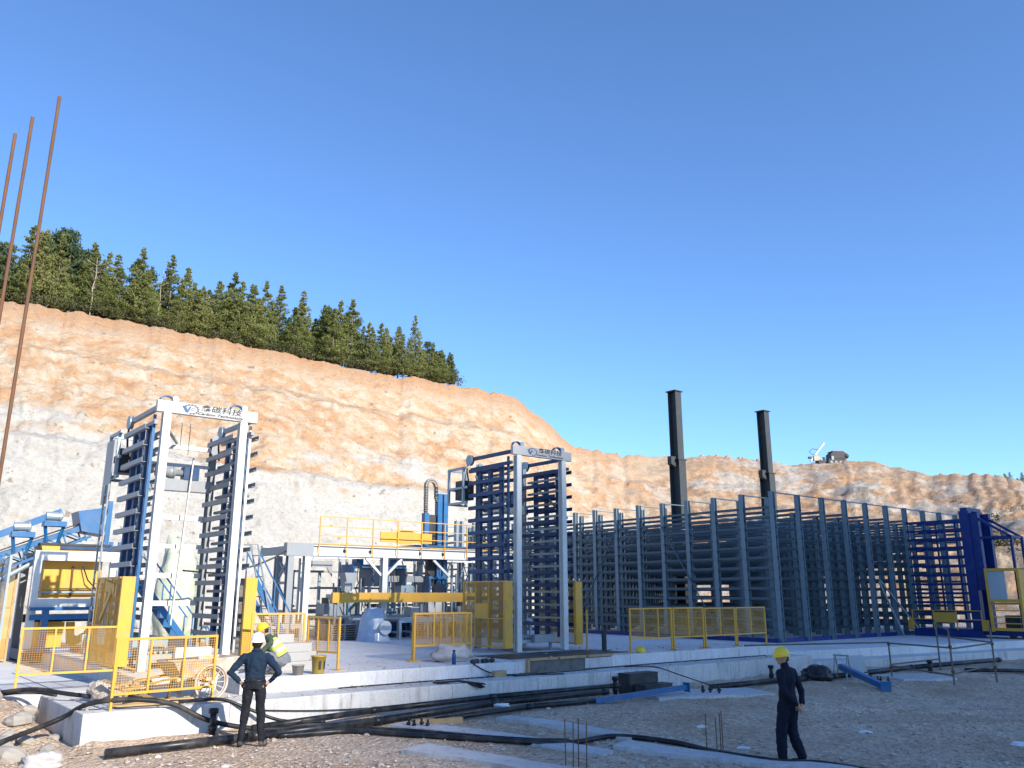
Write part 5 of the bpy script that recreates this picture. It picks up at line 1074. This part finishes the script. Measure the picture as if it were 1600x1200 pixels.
PROTO = [conifer(6.6, 1.65, 1.2, .08), conifer(5.8, 1.55, 1.3, .06), conifer(7.2, 1.6, .95, .14, .25, .6), conifer(4.9, 1.5, 1.3, .04), conifer(6.2, 1.35, 1.25, .06, -.2), conifer(5.2, 1.9, 1.1, .05, 0, .7), pine(6.5, 1.3), pine(5.6, 1.15), dead(5.5), dead(4.5)]
KIND = ['needle'] * 6 + ['pine'] * 2 + ['deadwood'] * 2
for (tr, cr), k in zip(PROTO, KIND):
    tr.materials.append(M['deadwood' if k == 'deadwood' else 'bark'])
    if cr: cr.materials.append(M[k])
LAB = {'needle': 'green pointed conifer on the cliff top', 'pine': 'dark clumpy pine on the cliff top', 'deadwood': 'bare pale dead tree on the cliff top'}
def plant(u, back, k, sc, label=None):
    s_, _ = ray(u, 560); yc, zc = crest(s_); Y = yc + back; z = zc + back * .23 - .1
    t = thing(('conifer_tree', 'pine_tree', 'dead_tree')[0 if k < 6 else (1 if k < 8 else 2)], label or LAB[KIND[k]], 'tree', (s_ * Y, Y, z), rnd() * 6.28, {'needle': 'conifers along the cliff top', 'pine': 'dark pines along the cliff top', 'deadwood': 'dead trees along the cliff top'}[KIND[k]])
    t.scale = (sc * (.9 + .2 * rnd()),) * 2 + (sc,)
    inst('trunk', PROTO[k][0], t)
    if PROTO[k][1]: inst('crown', PROTO[k][1], t)
random.seed(21)
for i in range(96):
    u = -60 + 770 * (i + .6 * rnd()) / 96; f = u / 710
    back = .6 + (2.5 + 9 * (1 - max(0, f)) ** .6) * rnd() * .9; k = [0, 1, 2, 3, 4, 5, 0, 1, 4, 3, 6, 5][int(rnd() * 12)]
    plant(u, back, k, (.66 + .55 * rnd()) * (1.0 if f < .75 else (.86 if f < .9 else .6)))
for u, b_, k, sc in ((70, 6, 6, 1.25), (205, 5, 6, 1.0), (110, 7, 7, 1.2), (370, 4, 1, 1.15), (467, 3, 2, 1.0), (512, 3, 7, .95), (548, 2.5, 0, 1.1), (650, 2, 2, .98), (640, 1.5, 8, .8), (700, 2, 8, .6), (132, 1, 8, 1.05), (314, 3, 9, 1.1), (75, 1.2, 9, .9), (240, 5, 8, 1.2), (690, 1.0, 3, .75), (676, 1.0, 4, .7), (706, 1.2, 4, .55)): plant(u, b_, k, sc)
# undergrowth along the crest, uncountable
ug = MB(); random.seed(5)
for i in range(480):
    u = -80 + 800 * rnd(); s_, _ = ray(u, 560); yc, zc = crest(s_); bk = .1 + 5 * rnd() ** 1.5; Y = yc + bk; leaf_quads(ug, Vector((s_ * Y, Y, zc + bk * .23 + .35 + .5 * rnd())), 22, .38, .13, .3)
tag(ug.build('undergrowth', 'scrub'), 'scrubby undergrowth along the foot of the cliff-top trees', 'undergrowth', kind='stuff')
sg = MB()
for i in range(90):                                   # scrub on the right slope
    u = 1480 + 200 * rnd(); s_, _ = ray(u, 840); yb = np.interp(s_, BASE[:, 0], BASE[:, 1]); yc, zc = crest(s_); f = .25 + .5 * rnd(); Y = yb + (yc - yb) * f
    if fbm(u * .03, f * 5) < .0: continue
    leaf_quads(sg, Vector((s_ * Y, Y - .6, (zc + .6) * f - .5)), 110, .42, .13, .3)
tag(sg.build('slope_scrub', 'scrub'), 'patchy scrub growing on the right-hand slope', 'scrub', kind='stuff')
for i, (u, sc) in enumerate(((1556, .8), (1571, 1.0), (1579, .9), (1590, .75), (1598, .95))):
    s_, kk = ray(u, 752); Y = 210; t = thing('far_tree', 'tiny far-off dark tree at the right end of the ridge', 'tree', (s_ * Y, Y, 2.458 + kk * Y - 1.2), rnd() * 6, 'far trees beyond the ridge'); t.scale = (sc * .9, sc * .9, sc * .55); inst('trunk', PROTO[i % 4][0], t); inst('crown', PROTO[i % 4][1], t)
# ------------------------------------------------------------------ tell alike things apart by their order in the picture
def ordinal(n): return '%d%s' % (n, 'th' if 10 <= n % 100 <= 20 else {1: 'st', 2: 'nd', 3: 'rd'}.get(n % 10, 'th'))
for grp in ('conifers along the cliff top', 'dark pines along the cliff top', 'dead trees along the cliff top', 'boulders along the ridge crest', 'concrete chunks at the lower left', 'far trees beyond the ridge', 'dark lumps beside the blue bottle'):
    its = sorted([o for o in COL.objects if o.parent is None and o.get('group') == grp], key=lambda o: o.location.x / o.location.y)
    for i, o in enumerate(its): o['label'] = o['label'] + ', ' + ordinal(i + 1) + ' from the left'
